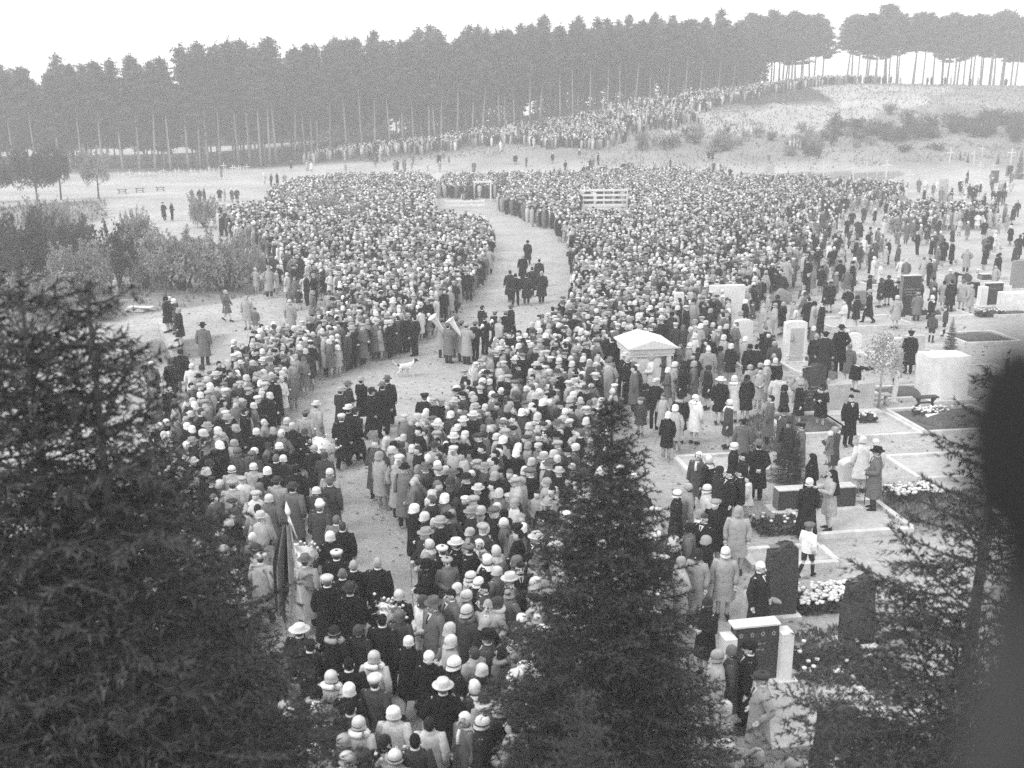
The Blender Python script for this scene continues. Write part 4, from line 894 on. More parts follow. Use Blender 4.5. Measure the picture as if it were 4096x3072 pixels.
def coat_geo(gar, pose, seg=18, lod=False):
    g = G(); ph = sum(map(ord, gar + pose)) % 7
    hem = {'o': .40, 's': .80, 'w': .50, 'd': .13, 'c': .62, 'b': .84}[gar]
    flare = {'o': (.262, .195), 's': (.205, .15), 'w': (.255, .20), 'd': (.31, .27), 'c': (.29, .25), 'b': (.195, .14)}[gar]
    st = .06 if pose == 'w' and gar not in 'sb' else 0.0
    fo = 0.0 if lod else .035
    man = gar in 'osb'; sh = .245 if man else .222
    rings = [ring(hem, flare[0], flare[1] + st, 0, seg, fo * 1.6, ph)]
    if hem < .7:
        rings.append(ring((hem + .92) / 2, (flare[0] + .215) / 2, (flare[1] + .16) / 2 + st * .5, 0, seg, fo, ph))
        rings.append(ring(.92, .212, .163, 0, seg, fo * .4, ph))
    wz = 1.08 if gar != 'w' else .98
    rings += [ring(wz, .205 if man else .195, .15, 0, seg, fo * .3, ph), ring(1.27, .215, .155, 0.005, seg), ring(1.37, sh * .92, .145, 0, seg), ring(1.425, sh * .78, .115, -.005, seg), ring(1.465, .115, .09, -.008, seg), ring(1.495, .078, .078, -.008, seg)]
    if lod: rings = rings[::2] if len(rings) > 7 else rings; rings = rings if abs(rings[-1][0, 2] - 1.495) < .01 else rings + [ring(1.49, .08, .08, -.008, seg)]
    g.loft(rings, (False, True))
    for (s_, el, wr) in arms(pose):
        s_, el, wr = map(np.array, (s_, el, wr)); q = s_ * (.86, 1, 1) + (0, 0, -.012)
        if lod: g.tube([q, el, wr], [.085, .068, .055], 5, (False, True))
        else: g.tube([s_ * (.6, 1, 1), q + (0, 0, .005), (q + el) / 2, el + (0, 0, .01), (el + wr) / 2, wr], [.06, .088, .080, .070, .066, .058], 9)
    if not lod:
        g.loft([ring(1.435, .125, .105, -.008, seg), ring(1.505, .092, .092, -.012, seg), ring(1.51, .084, .084, -.012, seg), ring(1.45, .09, .085, -.008, seg)], (False, False))
        if gar in 'ow':
            for z in (1.12, .98, .84): g.ell((.035, .165 + (.002 if z > 1 else .0), z), (.014, .008, .014), 6, 4)
    V = bend(g.V(), pose); g.v = [V]; return g
def legs_geo(gar, pose, seg=9, lod=False):
    """Trousers to the shoe, or shorts for a boy."""
    g = G()
    for hp, kn, an, toe in legs(pose):
        if gar == 'b': k2 = np.array(kn) * .8 + np.array(hp) * .2; g.tube([hp, (np.array(hp) + k2) / 2, k2], [.10, .092, .082], seg)
        else: g.tube([hp, kn, np.array(an) + (0, 0, -.01)], [.098, .075, .068], seg if not lod else 4)
    if gar in 'sb' and not lod: g.ell((0, 0, .93), (.185, .13, .12), 12, 7)
    return g
def shoe_geo(pose, k=0, seg=8):
    g = G()
    for hp, kn, an, toe in legs(pose)[k:k + 1]:
        a, t_ = np.array(an), np.array(toe); g.tube([a + (0, -.055, -.035), a + (0, -.02, -.02), a * .45 + t_ * .55 + (0, 0, .0), t_ + (0, .03, 0)], [.040, .052, .048, .03], seg)
        g.tube([a + (0, -.01, .05), a + (0, -.015, -.02)], [.045, .05], seg)
    return g
def socks_geo(pose, seg=8):
    g = G()
    for hp, kn, an, toe in legs(pose): a, k = np.array(an), np.array(kn); g.tube([k * .85 + a * .15, k * .6 + a * .4, a], [.058, .06, .043], seg)
    return g
def hat_geo(kind, seg=16):
    g = G(); r = lambda z, rx, ry, cy=0.0, tilt=0.0: ring(z, rx, ry, cy, seg) + np.stack([np.zeros(seg), np.zeros(seg), tilt * np.sin(np.arange(seg) * 2 * PI / seg)], 1)
    if kind == 'c': g.loft([r(1.556, .114, .132, .010, -.016), r(1.59, .103, .121, 0), r(1.66, .104, .122, -.005), r(1.70, .092, .108, -.008), r(1.73, .066, .078, -.01), r(1.745, .025, .03, -.01)], (False, True))
    elif kind in 'fs':
        b = .16 if kind == 'f' else .185
        g.loft([r(1.648, b, b + .02, .005, -.004), r(1.655, b, b + .02, .005, -.004), r(1.657, .098, .115), r(1.70, .096, .112), r(1.745, .086, .104) if kind == 'f' else r(1.735, .095, .112), r(1.75, .06, .085) if kind == 'f' else r(1.74, .09, .105), r(1.735 if kind == 'f' else 1.742, .018, .06)], (True, True))
        g.loft([r(1.659, .101, .118), r(1.685, .1, .117)], (False, False))
    elif kind == 'b': g.loft([r(1.648, .135, .15, 0, 0), r(1.658, .137, .152), r(1.656, .1, .116), r(1.70, .1, .116), r(1.74, .08, .095), r(1.76, .04, .05)], (True, True))
    elif kind == 't':
        g.loft([r(1.63, .096, .112), r(1.66, .118, .135, .005), r(1.69, .125, .14, .01), r(1.715, .095, .108, .005), r(1.725, .04, .05)], (False, True))
        g.loft([np.array([(-.085, .095, 1.65), (.085, .095, 1.65), (.06, .175, 1.635), (-.06, .175, 1.635)]), np.array([(-.085, .095, 1.662), (.085, .095, 1.662), (.06, .175, 1.643), (-.06, .175, 1.643)])])
    elif kind == 'p':
        g.loft([r(1.63, .097, .113), r(1.68, .099, .115), r(1.715, .14, .155, .008), r(1.732, .135, .15, .008), r(1.738, .05, .06)], (False, True))
        g.loft([np.array([(-.09, .09, 1.64), (.09, .09, 1.64), (.06, .165, 1.615), (-.06, .165, 1.615)]), np.array([(-.09, .09, 1.65), (.09, .09, 1.65), (.06, .165, 1.622), (-.06, .165, 1.622)])])
    elif kind == 'e': g.loft([r(1.635, .096, .112), r(1.66, .13, .14, -.01), r(1.685, .128, .138, -.015), r(1.705, .08, .09, -.01)], (False, True))
    elif kind == 'i':
        g.loft([r(1.60, .094, .110), r(1.63, .098, .114), r(1.66, .092, .108), r(1.69, .085, .1), r(1.72, .066, .078), r(1.745, .03, .036)], (False, True))
    elif kind == 'k':
        g.ell((0, -.012, 1.605), (.104, .125, .135), seg, 10, keep=lambda c: not (c[1] > .045 and 1.49 < c[2] < 1.67))
        g.loft([r(1.50, .10, .105, -.02), r(1.44, .13, .12, -.03), r(1.40, .15, .12, -.05)], (False, False))
        if seg > 8: g.tube([(0, .09, 1.47), (-.02, .14, 1.38), (-.05, .165, 1.27)], [.03, .035, .045], 6)
    elif kind == 'v':
        g.ell((0, -.012, 1.61), (.106, .126, .135), seg, 10, keep=lambda c: not (c[1] > .05 and c[2] < 1.68))
        th = np.linspace(-.1, PI + .1, seg); arc = lambda z, rx, ry, cy: np.stack([rx * np.cos(th), cy - ry * np.sin(th), np.full(seg, z)], 1)
        rr = [arc(1.60, .105, .13, 0), arc(1.45, .16, .16, 0), arc(1.25, .24, .2, 0), arc(1.02, .23, .22, 0)]; V = np.concatenate(rr); F = [(i * seg + j, i * seg + j + 1, (i + 1) * seg + j + 1, (i + 1) * seg + j) for i in range(3) for j in range(seg - 1)]; g.add(V, F)
    elif kind == 'n': g.ell((0, -.008, 1.622), (.083, .104, .112), seg, 9, keep=lambda c: c[2] > 1.655 + .0 or (c[1] < -.012 and c[2] > 1.535))
    elif kind == 'm': g.ell((0, -.010, 1.612), (.092, .112, .122), seg, 9, keep=lambda c: c[2] > 1.665 or (c[1] < .03 and c[2] > 1.50))
    return g
def face_geo():
    xs_ = (-.05, -.042, -.03, -.018, -.008, .008, .018, .03, .042, .05); hh_ = (.003, .009, .013, .011, .003, .003, .011, .013, .009, .003)
    return G().loft([np.array([(x, y_ + (-.008 if abs(x) < .01 else 0) - abs(x) * .18, 1.615 + k * h_) for k, y_ in ((-1, .094), (-1, .104), (1, .106), (1, .094))]) for x, h_ in zip(xs_, hh_)])
def shirt_geo():
    g = G(); V, F = [], []
    for i in range(6):
        z = 1.475 - .036 * i; wv = .058 * (1 - i / 5.2); y = float(np.interp(z, [1.27, 1.37, 1.425, 1.465], [.166, .150, .118, .094]))
        V += [(-wv, y - wv * .25, z), (0, y + .004, z), (wv, y - wv * .25, z)]
    for i in range(5):
        for j in range(2): a = i * 3 + j; F.append((a, a + 3, a + 4, a + 1))
    return g.add(V, F)
def tie_geo(): return G().tube([(0, .112, 1.462), (0, .130, 1.42), (0, .158, 1.34), (0, .172, 1.29)], [.016, .014, .018, .010], 5)
# body surfaces: one continuous skin each, fused and thinned
tmp = {}
for key, pose, hk in [('s', 's', 1), ('c', 'c', 1), ('p', 'p', 1), ('w', 'w', 1), ('b', 'b', 1), ('h', 'h', 1), ('x', 'x', 1), ('child_s', 's', 1.3), ('child_w', 'w', 1.3)]:
    o = body_geo(pose, hk).obj('body', M_SKIN); md = o.modifiers.new('r', 'REMESH'); md.mode = 'VOXEL'; md.voxel_size = 0.0095; md.use_smooth_shade = True
    md = o.modifiers.new('d', 'DECIMATE'); md.ratio = 0.11; tmp[key] = o
dg = bpy.context.evaluated_depsgraph_get(); BODY = {}
for k, o in tmp.items():
    me = bpy.data.meshes.new_from_object(o.evaluated_get(dg)); me.name = 'body'; me.polygons.foreach_set('use_smooth', np.ones(len(me.polygons), bool))
    if not me.materials: me.materials.append(M_SKIN)
    BODY[k] = me
for o in tmp.values(): bpy.data.objects.remove(o, do_unlink=True)
_cache = {}
def part_mesh(kind, *a):
    key = (kind,) + a
    if key not in _cache:
        fn = {'coat': coat_geo, 'trousers': legs_geo, 'shoe': shoe_geo, 'socks': socks_geo, 'hat': hat_geo, 'face': face_geo, 'shirt': shirt_geo, 'tie': tie_geo}[kind]
        if kind in ('hat', 'face', 'shirt', 'tie') and a and a[-1] == 'x':
            g = fn(*a[:-1]); g.v = [bend(g.V(), 'x')]
        else: g = fn(*[q for q in a if q != '-'])
        _cache[key] = g.mesh(kind, {'face': M_DARK, 'shirt': M_WHITE}.get(kind, M_CLOTH))
    return _cache[key]
def fur_mesh():
    if 'fur' not in _cache:
        g = G(); th = np.linspace(0, 2 * PI, 19); rr = np.random.RandomState(3); g.tube([(.135 * math.cos(a), -.01 + .11 * math.sin(a), 1.465 - .02 * math.sin(a)) for a in th], list(.052 + .008 * rr.rand(19)), 7); _cache['fur'] = g.mesh('fur_collar', M_CLOTH)
    return _cache['fur']
def band_mesh():
    if 'band' not in _cache: _cache['band'] = G().loft([ring(1.607, .1085, .1265, 0, 16), ring(1.632, .1075, .1255, -.002, 16)], (False, False)).mesh('hat_band', M_CLOTH)
    return _cache['band']
def collar_mesh():
    if 'col' not in _cache: _cache['col'] = G().loft([ring(1.475, .078, .078, -.008, 14), ring(1.525, .066, .068, -.006, 14), ring(1.52, .06, .06, -.006, 14)], (False, False)).mesh('collar', M_WHITE)
    return _cache['col']
TONE = {'k': (.012, 'black'), 'h': (.025, 'charcoal'), 'd': (.055, 'dark grey'), 'g': (.14, 'grey'), 'l': (.34, 'light grey'), 'p': (.58, 'pale'), 'w': (.80, 'white')}
GARM = {'o': 'overcoat', 's': 'suit', 'w': 'coat', 'd': 'long dress', 'c': 'short coat', 'b': 'pullover and shorts'}
HATW = {'c': 'cloche hat', 'f': 'felt hat', 's': 'wide-brimmed hat', 'b': 'bowler hat', 't': 'flat cap', 'p': 'peaked cap', 'e': 'beret', 'i': 'knitted cap', 'k': 'headscarf', 'v': 'long veil', 'n': 'bare head', 'm': 'bobbed hair'}
PEOPLE = []
def direction(face):
    return {'a': (0, 1), 'c': (0, -1), 'l': (-1, 0), 'r': (1, 0), 'al': (-.7, .7), 'ar': (.7, .7), 'cl': (-.7, -.7), 'cr': (.7, -.7)}[face]
def add_person(p, face, gar, tone, hat, htone, pose, hgt=None, zoff=0.0, fur=False, hold=None, fix=None, jitter=.25):
    child = gar in 'cb'
    hgt = hgt or (random.uniform(1.12, 1.38) if child else (random.uniform(1.68, 1.80) if gar in 'os' else random.uniform(1.56, 1.68)))
    d = direction(face) if isinstance(face, str) else face
    rz = math.atan2(d[1], d[0]) - PI / 2 + random.uniform(-jitter, jitter); s = hgt / 1.745
    o = thing('person', (p[0], p[1], H(p[0], p[1]) + zoff + .004), rz, None, 'person', None, 1.0)
    o.scale = (s * random.uniform(.97, 1.08), s, s)
    bk = ('child_w' if pose == 'w' else 'child_s') if child else pose
    link('body', BODY[bk], o); lp = 'w' if pose == 'w' else 's'; cv = TONE[tone][0] * random.uniform(.85, 1.2)
    pz = pose if not (child and pose != 'w') else 's'
    link('coat', part_mesh('coat', gar, pz), o, col=cv)
    if gar in 'os': link('trousers', part_mesh('trousers', gar, lp), o, col=cv * .8 if gar == 's' else min(cv, .05)); link('collar', collar_mesh(), o) if pose != 'x' else None
    if gar == 'b': link('shorts', part_mesh('trousers', gar, lp), o, col=.04); link('socks', part_mesh('socks', lp), o, col=.02)
    for k_ in (0, 1): link('shoe', part_mesh('shoe', lp, k_), o, col=.02 if gar != 'c' else .1)
    bx = 'x' if pose == 'x' else '-'
    hk = 1.3 if child else 1.0; hl = tuple(HC * (1 - hk)) if hk != 1 else None
    if hat in 'nm':
        link('hair', part_mesh('hat', hat, bx), o, hl, None, hk, col=TONE[htone][0])
    else:
        link('hat' if hat not in 'kv' else ('headscarf' if hat == 'k' else 'veil'), part_mesh('hat', hat, bx), o, *hat_fit(hk, bx), col=TONE[htone][0] * random.uniform(.8, 1.06))
        link('hair', part_mesh('hat', 'n' if gar in 'osb' else 'm', bx), o, tuple(HC * (1 - hk * .97)), None, hk * .97, col=random.choice((.02, .03, .06, .15))) if hat in 'fsbtpei' else None
    link('eyes', part_mesh('face', bx), o, hl, None, hk)
    if hat == 'c' and pose != 'x' and random.random() < .55: link('hat_band', band_mesh(), o, hl, None, hk, col=random.choice((.02, .04, .12, .3)))
    if gar in 'os' and pose != 'x': link('shirt', part_mesh('shirt', bx), o); link('tie', part_mesh('tie', bx), o, col=.02)
    if fur: link('fur_collar', fur_mesh(), o, col=.35 if tone in 'kh' and random.random() < .5 else TONE[tone][0] * 1.5 + .02)
    PEOPLE.append(dict(o=o, x=p[0], y=p[1], z=o.location.z, gar=gar, tone=tone, hat=hat, htone=htone, pose=pose, face=d, child=child, fur=fur, hold=hold, fix=fix, hgt=hgt)); return o
FAR = []      # hand-placed figures too small for parts of their own
ZM = {'z4': (0, 1000, 1.58), 'z5': (1350, 1000, 1.58), 'z6': (2696, 1000, 1.58), 'z7': (900, 2022, 1.58), 'z8': (2300, 2022, 1.2316), 'zf': (3400, 560, 3.178)}
def hat_fit(hk, bx):
    if bx == 'x': return None, None, 1.0
    s = np.array((hk * random.uniform(.97, 1.07), hk * random.uniform(.95, 1.08), hk * random.uniform(.88, 1.16))); return tuple(HC * (1 - s)), random.uniform(-.12, .12), tuple(s)
def hands(zone, txt, **kw):
    x0, y0, s = ZM[zone]
    for ln in txt.split(';'):
        q = ln.split()
        if not q: continue
        x, y = q[0].split(','); px, py = x0 + float(x) / s, y0 + float(y) / s
        gar = q[1]; fur = 'u' in q[1]; gar = gar[0]; pose, face = q[4], q[5]; zoff = 0.0; hgt = None
        for e in q[6:]:
            if e[0] == 'z': zoff = float(e[1:])
            if e[0] == 'h': hgt = float(e[1:])
        if hgt is None: hgt = random.uniform(1.12, 1.36) if gar in 'cb' else (random.uniform(1.68, 1.80) if gar in 'os' else random.uniform(1.57, 1.68))
        p = at(px, py, hgt * .93 + zoff) if pose != 'x' else at(px, py, 1.15 + zoff)
        if p.y > 57 and gar != 'b' and zoff == 0 and not (zone == 'z5' and px < 2300):
            d = direction(face); FAR.append((p.x, p.y, math.atan2(d[1], d[0]), gar == 'c', (gar, q[2], q[3][0], q[3][1], pose))); continue
        add_person(p, face, gar, q[2], q[3][0], q[3][1], pose, hgt, zoff, fur, **kw)
# the marchers in the path (seen from behind)
hands('z5', """65,850 o h fg w ar;150,825 o k bl w ar;215,895 o k fh w ar;285,860 o k fg w a;315,820 o k fg w a;20,890 o h fl w ar;70,1005 o k fp w ar;85,960 o k fk w ar;25,1060 o k tp w a;115,1020 o k th w ar;
1090,140 o h nk w a;1125,160 s k nk w a;1195,160 o h nk w a;1230,118 o h nk w a;1275,68 o h nk w a;1290,145 o h nl w a;1170,40 o k nl w a;1202,-50 o k fk w a;
660,445 o l tg h a;785,465 o l fg h a;700,480 o g tg h ar;815,478 o l fl h ar;870,468 s k fg h ar;915,365 s k nh w ar;930,430 s k tk h ar;995,400 s k pl w ar;1062,398 o k pl w a;1097,362 o k fg w ar;1022,445 o l nl w ar;1068,520 s d pk h l;550,930 s k pk h a;750,440 o g fg h a;
380,430 o d nh s al;430,425 o k ng s al;485,430 s k nk s al""")
hands('z5', """1300,722 w p kk s l;1400,702 w l cp s l;1482,722 w l cp s l;1552,692 d k cp c l;1642,692 w p cl s l;1722,690 w l cg s al;1832,690 s k nl s l;1872,722 w h cg s l;1985,682 w p cl c l;2062,640 o d nk c l;2152,640 w d cg s l;2182,742 w k ck s l;1072,820 c g nl s cl;1150,832 w g cd s l;872,852 c l ng s cl;800,882 c g cd s l;1172,642 w k ck s l;1930,560 w g cg s a""")
hands('z7', """205,20 o l nh w a;600,10 o d tp w a;705,90 o g ng w a;742,130 s k nd w a;665,200 w k cw w a;225,330 o l tp w a;505,350 o l fg w a;705,310 o k tp w a;812,378 o k nl w a;965,362 o k nl w a;645,475 o k tp w a;742,430 o k ng w a;790,530 o k fd w a;
1100,570 w k cp w a;470,790 o k sp h a;540,880 s k nk w a;690,800 wu k ch w a;845,790 w h cd w a;995,722 s k nk w a;970,860 c l ek s c h1.25;1160,860 w k cw w a;1290,960 w k cw w a;310,960 w g cg w a;378,1025 w d cg w a;770,885 c k ek w a;782,1000 s k nk w a;
942,962 wu p cp w a;528,1040 w k ck w a;670,1085 wu p cp w a;440,1170 w d cg w a;575,1180 wu k ck w a;785,1170 w k cw w a;948,1112 o d tp w a;408,1335 w k cw w a;375,1272 w g cl w a;580,1285 wu d cw w a;645,1335 o d fg w a;792,1275 s d nk w a;
845,1380 wu p cp w a;1065,1315 w p cw w a;1290,1375 w p mh w a;385,1462 w l cp w a;750,1490 w g cl w a;1010,1500 w k ch w a;1200,1485 s d nk w a;1510,1350 w g kw s cl;1625,1372 w h cw s l;1075,1590 w l cw w a;770,1600 w p cp w a;
560,1560 w l cp w a;880,1580 w d cd w a;1245,600 c g ng s l;1270,370 w k ck c l;1100,700 w d cg w a;430,1040 s k nk w a""")
hands('z4', """1930,1035 o l tg w a;2000,980 o l fp w ar;1815,1085 c l cp w a;1925,1150 w k cd w a;1440,1070 o k fl w ar;1545,1020 o k nh w ar;1620,1150 w k cw w a;1480,1220 w l cl w ar;1500,1275 w d cg w ar;1592,1290 w d cg w a;1765,1240 w k cw w a;1745,1315 s k ng w a;1790,1322 w d cw w a;
1985,1255 w k cl w a;2050,1300 w d cd w a;1690,1400 w k cw w a;1602,1370 w l cw w a;1465,1388 w l cw w a;1870,1388 w k ck w a;1750,1460 o l fd w a;1850,1500 o g fd w a;2085,1412 w l cp w a;2085,1462 o d fg w a;2000,1522 w d cw w a;1470,1480 o l tl w a;1640,1500 wu g cg w a;1700,1572 w g cp w a;2020,1600 w d cw w a;
1045,310 w k ck s l z.5;1070,308 w d cp s l z.5;1097,325 w k cw s l z.5;1110,352 w d cd s l z.5;1128,384 w k cl s l z.5;1280,480 o g fk s a;1425,265 w g cl w r;1555,302 w l ml s c;1610,378 c g nk s c;1830,330 w l cp s a;1828,250 c g ng w a;1886,250 c h eh w c;1975,270 w g cl w r;2080,268 w l ck s c;
1715,98 s k nk s c;1750,92 w k cp c c;1830,22 s d nl s c;1842,60 o g nl b a;1895,22 s g nd s c;1980,12 w p cp s a;2035,150 w k ck s l;1980,150 w d cd s r;955,722 w g cp s a;1075,712 w k cg s a;1140,645 w k ck s a;1065,880 w k cw s a;972,890 w g cl s a;1275,745 w l cd s a;1212,735 w p cp s a;1480,580 w k kw s r;725,200 c p ng s r h1.05""")
hands('z6', """1240,265 o k sl w l;1412,300 w l cp s a;1545,280 o g tl s a h1.45;1560,195 o h fd s l;1632,300 w k kw s al;1712,205 w l mk s ar;1758,200 o k nk s a;1832,200 w l cg s ar;1882,228 w l cl s al;1918,180 o k nw x l;1722,372 b d nd s al h1.4;1640,412 b d td s ar h1.35;992,212 wu k ck s a;962,216 w k ck s l;1028,150 w g cl s l;935,112 w k ck s a;1062,82 w k ck s a;1098,126 w g cl s a;
1240,170 w k ck s l;1312,190 w h cd s l;1360,172 w k ck s a;1418,210 s k fk s c;1440,62 w p cp s a;1476,66 w g cp s a;1578,50 w l cg s a;1622,62 s k nk s l;1790,130 s k nl x r;1972,-18 w k ck s l;2047,38 w k ck s l;
902,545 o k nl s a;960,532 o h ek s a z1.03;1060,492 o k fk p a z1.03;1155,690 w k ck x r z1.03;1500,530 o k pk s a;1424,600 o l nl s al;1112,612 w g cg s a;1122,935 o k nk s c;940,866 wu k ck h cl;800,852 w k cl s l;692,1020 o d fk s l;806,1112 o g tk s l;662,800 w p mk s a;296,822 w k sw s c;382,816 wu p cp s a;462,812 wu k ck s a;
482,742 c l cl s a;547,732 c l cl s a;642,702 wu k cp s a;350,962 w d kw s l;137,936 wu w cw s ar;42,926 wu k ck s a;440,1086 w g nk s a;537,1232 o k fg b a;380,1242 w k cw s l;440,1302 w k nk c l;156,1302 w d kw s cl;218,1322 w k kp s al;286,1392 w h ch s l;352,1412 s k nk s l;418,1408 s k nk s l;90,1502 w l il s l;208,1512 w p cw s l;20,1542 w k cw s l;
872,1312 d k vk s l;1000,1412 w l vk h l;856,1472 d k cw s a;988,1166 c g ip s al h.95 z.85;1018,1137 w d cl h al;1195,1202 w p cp s a;1286,1276 o g fk c l;1276,1216 w p cp s a;222,552 s k nk s a;218,626 o l nw s a;40,612 c g ng s l;100,606 w l cw s l;156,632 w k ch s l;126,722 w g cl s l;60,722 w k ck s l;218,746 w k ch s l;
482,612 w k ck s a;522,612 s k nk s a;636,592 w d cl s a;632,672 c d nl s a;146,416 w k cg s l;186,402 w k ch s l;286,352 w k ch s l;346,322 o l nd s l;452,326 w k cw s l;502,342 c d nd s l;566,352 o l nl s l;640,350 w l cl s l;692,342 wu k cl c al;756,336 c l ng s l;820,272 w l cp s al;852,312 o k nk w al;596,292 c l nl s l;
236,272 w l cp s l;190,266 w l cl s l;75,312 c d nd s l;502,236 w k ch s l;540,190 s d nk s l;400,165 w g cl s a;712,62 o l nk s a z.6;422,400 w l cl s l;560,80 w k ck w l;655,300 w k ck s a;1160,300 w k ck s al;880,120 w g cg s l""")
hands('z8', """806,30 w l cl s c;1155,106 b w tg w ar h1.35;742,232 w l cw s c;916,302 o h nw s cr;866,372 w l cl x r;605,242 w l ch s cl;636,62 s k nd s cl;566,112 w g ck s l;410,62 o l nl s l;482,132 w d ck s l;652,485 w k ch h cl;700,742 w l cl s l;772,722 w d ig s l;862,702 o k tk s l;922,850 o l td p l h1.74;736,1002 w l cp s l;742,1192 w l tw s l;892,1242 w g cl s l;1400,1120 o k nk s al;1470,1150 o d ng s al;1075,1285 w l cl s l;1290,1285 w p cp s l""")
hands('zf', """75,1278 s k fk w l;190,1244 w p cp s c;246,1132 w k ck s r;365,1140 o g fk s l;460,1272 w l cg s r;502,1292 s k nl s l;612,1342 w d cd s l;1000,1052 o k nk w l;895,990 o d nd w l;822,1042 o g nl w l;682,1050 b l nl w r;1118,1332 o g nd s l;1192,1322 w k ck s l;1312,1292 o k fk s l;1745,1312 w k ck s l;1908,1452 w k ch s l;2110,1342 w h ch s l;1524,900 o d nd s l;1972,842 s g tg w l;2082,862 w k ch w l""")
print('hand-placed people', len(PEOPLE))

# ------------------------------------------------------------------ the crowd
RC = np.random.RandomState(99)
LOOSE = []
CROWD = []      # rows: x, y, facing angle, child
taken = np.array([(q['x'], q['y']) for q in PEOPLE])
centre = [((a_[0] + b_[0]) / 2, (a_[1] + b_[1]) / 2) for a_, b_ in zip([PL[i] for i in (1, 2, 3, 4, 5, 6, 7, 8, 9, 10, 11, 12)], [PR[i] for i in (1, 2, 3, 4, 6, 7, 8, 9, 10, 11, 13, 14)])]
centre = np.array(centre)
def fill(pg, spacing, mode, skip=0.0, jit=.35, ylim=(0, 999), deep=.9, loose=False, rag=.3, thin=None):
    global CROWD
    loose = loose or mode in ('rand', 'left')
    pg = [(float(a_), float(b_)) for a_, b_ in pg]; xs_, ys_ = zip(*pg); x0, x1, y0, y1 = min(xs_), max(xs_), min(ys_), max(ys_)
    nx_, ny_ = int((x1 - x0) / spacing) + 2, int((y1 - y0) / (spacing * deep)) + 2
    gx_, gy_ = np.meshgrid(np.arange(nx_), np.arange(ny_)); x = x0 + (gx_ + (gy_ % 2) * .5) * spacing + RC.normal(size=gx_.shape) * spacing * jit * .6; y = y0 + gy_ * spacing * deep + RC.normal(size=gx_.shape) * spacing * jit * .6
    x, y = x.ravel(), y.ravel(); xr, yr = x + rag * (np.sin(y * 1.3 + x * .4) + .6 * np.sin(y * .37 + 2)) + RC.normal(size=len(x)) * rag * .7, y + rag * (np.sin(x * 1.1 + y * .5) + .6 * np.sin(x * .31)) + RC.normal(size=len(x)) * rag * .7
    ok = inside(xr, yr, pg) & (np.ones(len(x), bool) if thin is None else RC.rand(len(x)) < thin(x, y)) & (RC.rand(len(x)) > skip) & (y >= ylim[0]) & (y < ylim[1]); x, y = x[ok], y[ok]
    for pg_ in EXCL: k = ~inside(x, y, pg_); x, y = x[k], y[k]
    for a_, b_, r_ in BLOCK: k = ((x - a_) ** 2 + (y - b_) ** 2) > r_ * r_; x, y = x[k], y[k]
    if len(taken):
        d2 = ((x[:, None] - taken[None, :, 0]) ** 2 + (y[:, None] - taken[None, :, 1]) ** 2).min(1); k = d2 > .2; x, y = x[k], y[k]
    if CROWD:
        old = np.array(CROWD)[:, :2]; keep = np.ones(len(x), bool)
        for i in range(len(x)): keep[i] = ((old[:, 0] - x[i]) ** 2 + (old[:, 1] - y[i]) ** 2).min() > (spacing * .6) ** 2
        x, y = x[keep], y[keep]
    if mode == 'path':
        i = ((x[:, None] - centre[None, :, 0]) ** 2 + (y[:, None] - centre[None, :, 1]) ** 2).argmin(1); dx, dy = centre[i, 0] - x, centre[i, 1] - y
        an = np.arctan2(dy - 1.0, dx)
    elif mode == 'cam': an = np.arctan2(-y, -x * .5)
    elif mode == 'left': an = np.full(len(x), PI) + .3
    else: an = RC.rand(len(x)) * 6.28
    an = an + RC.normal(size=len(x)) * .55
    LOOSE.extend([loose] * len(x))
    CROWD += [(x[i], y[i], an[i], RC.rand() < .09) for i in range(len(x))]
EXCL = [poly([(2325, 822), (2505, 822), (2520, 905), (2310, 905)]), poly([(1740, 795), (1990, 795), (1990, 850), (1965, 935), (1750, 912)])]
BLOCK = [(CR.x, CR.y + .0, 1.75), (GT.x, GT.y, 1.3)]
for px, py, r_ in ((1860, 832, 1.8), (1878, 806, .8), (2012, 806, .9)): q = at(px, py); BLOCK.append((q.x, q.y, r_))
q = at(2415, 845); [BLOCK.append((q.x + k, q.y - .4, 1.0)) for k in (-1.6, 0, 1.6)]
q = at(2000, 855); [BLOCK.append((q.x + k * 1.2, q.y, .7)) for k in (-3, -2, -1, 0)]
h = 1.6
RIGHT = poly([(1690, 2760), (1672, 2566), (1652, 2400), (1642, 2215), (1552, 2105), (1505, 2010), (1559, 1930), (1666, 1845), (1795, 1768), (1812, 1700), (1902, 1608), (1985, 1532), (2130, 1424), (2238, 1348), (2300, 1280), (2290, 1040), (2262, 990), (2238, 938), (2136, 907), (2048, 862), (1966, 846), (1975, 800),
              (2060, 780), (2150, 690, h), (2400, 672, h), (2640, 660, h), (2880, 690, h), (2930, 760, h), (2950, 860, h), (2920, 950, h), (2900, 1040, h), (2820, 1120, h), (2760, 1190, h), (2700, 1250, h), (2650, 1310, h), (2440, 1400, h), (2410, 1520, h), (2400, 1640, h), (2440, 1780, h), (2560, 1900, h), (2650, 2010, h), (2740, 2200, h), (2700, 2400, h), (2680, 2600, h), (2620, 2900, h), (2500, 3300, h), (1750, 3300)])
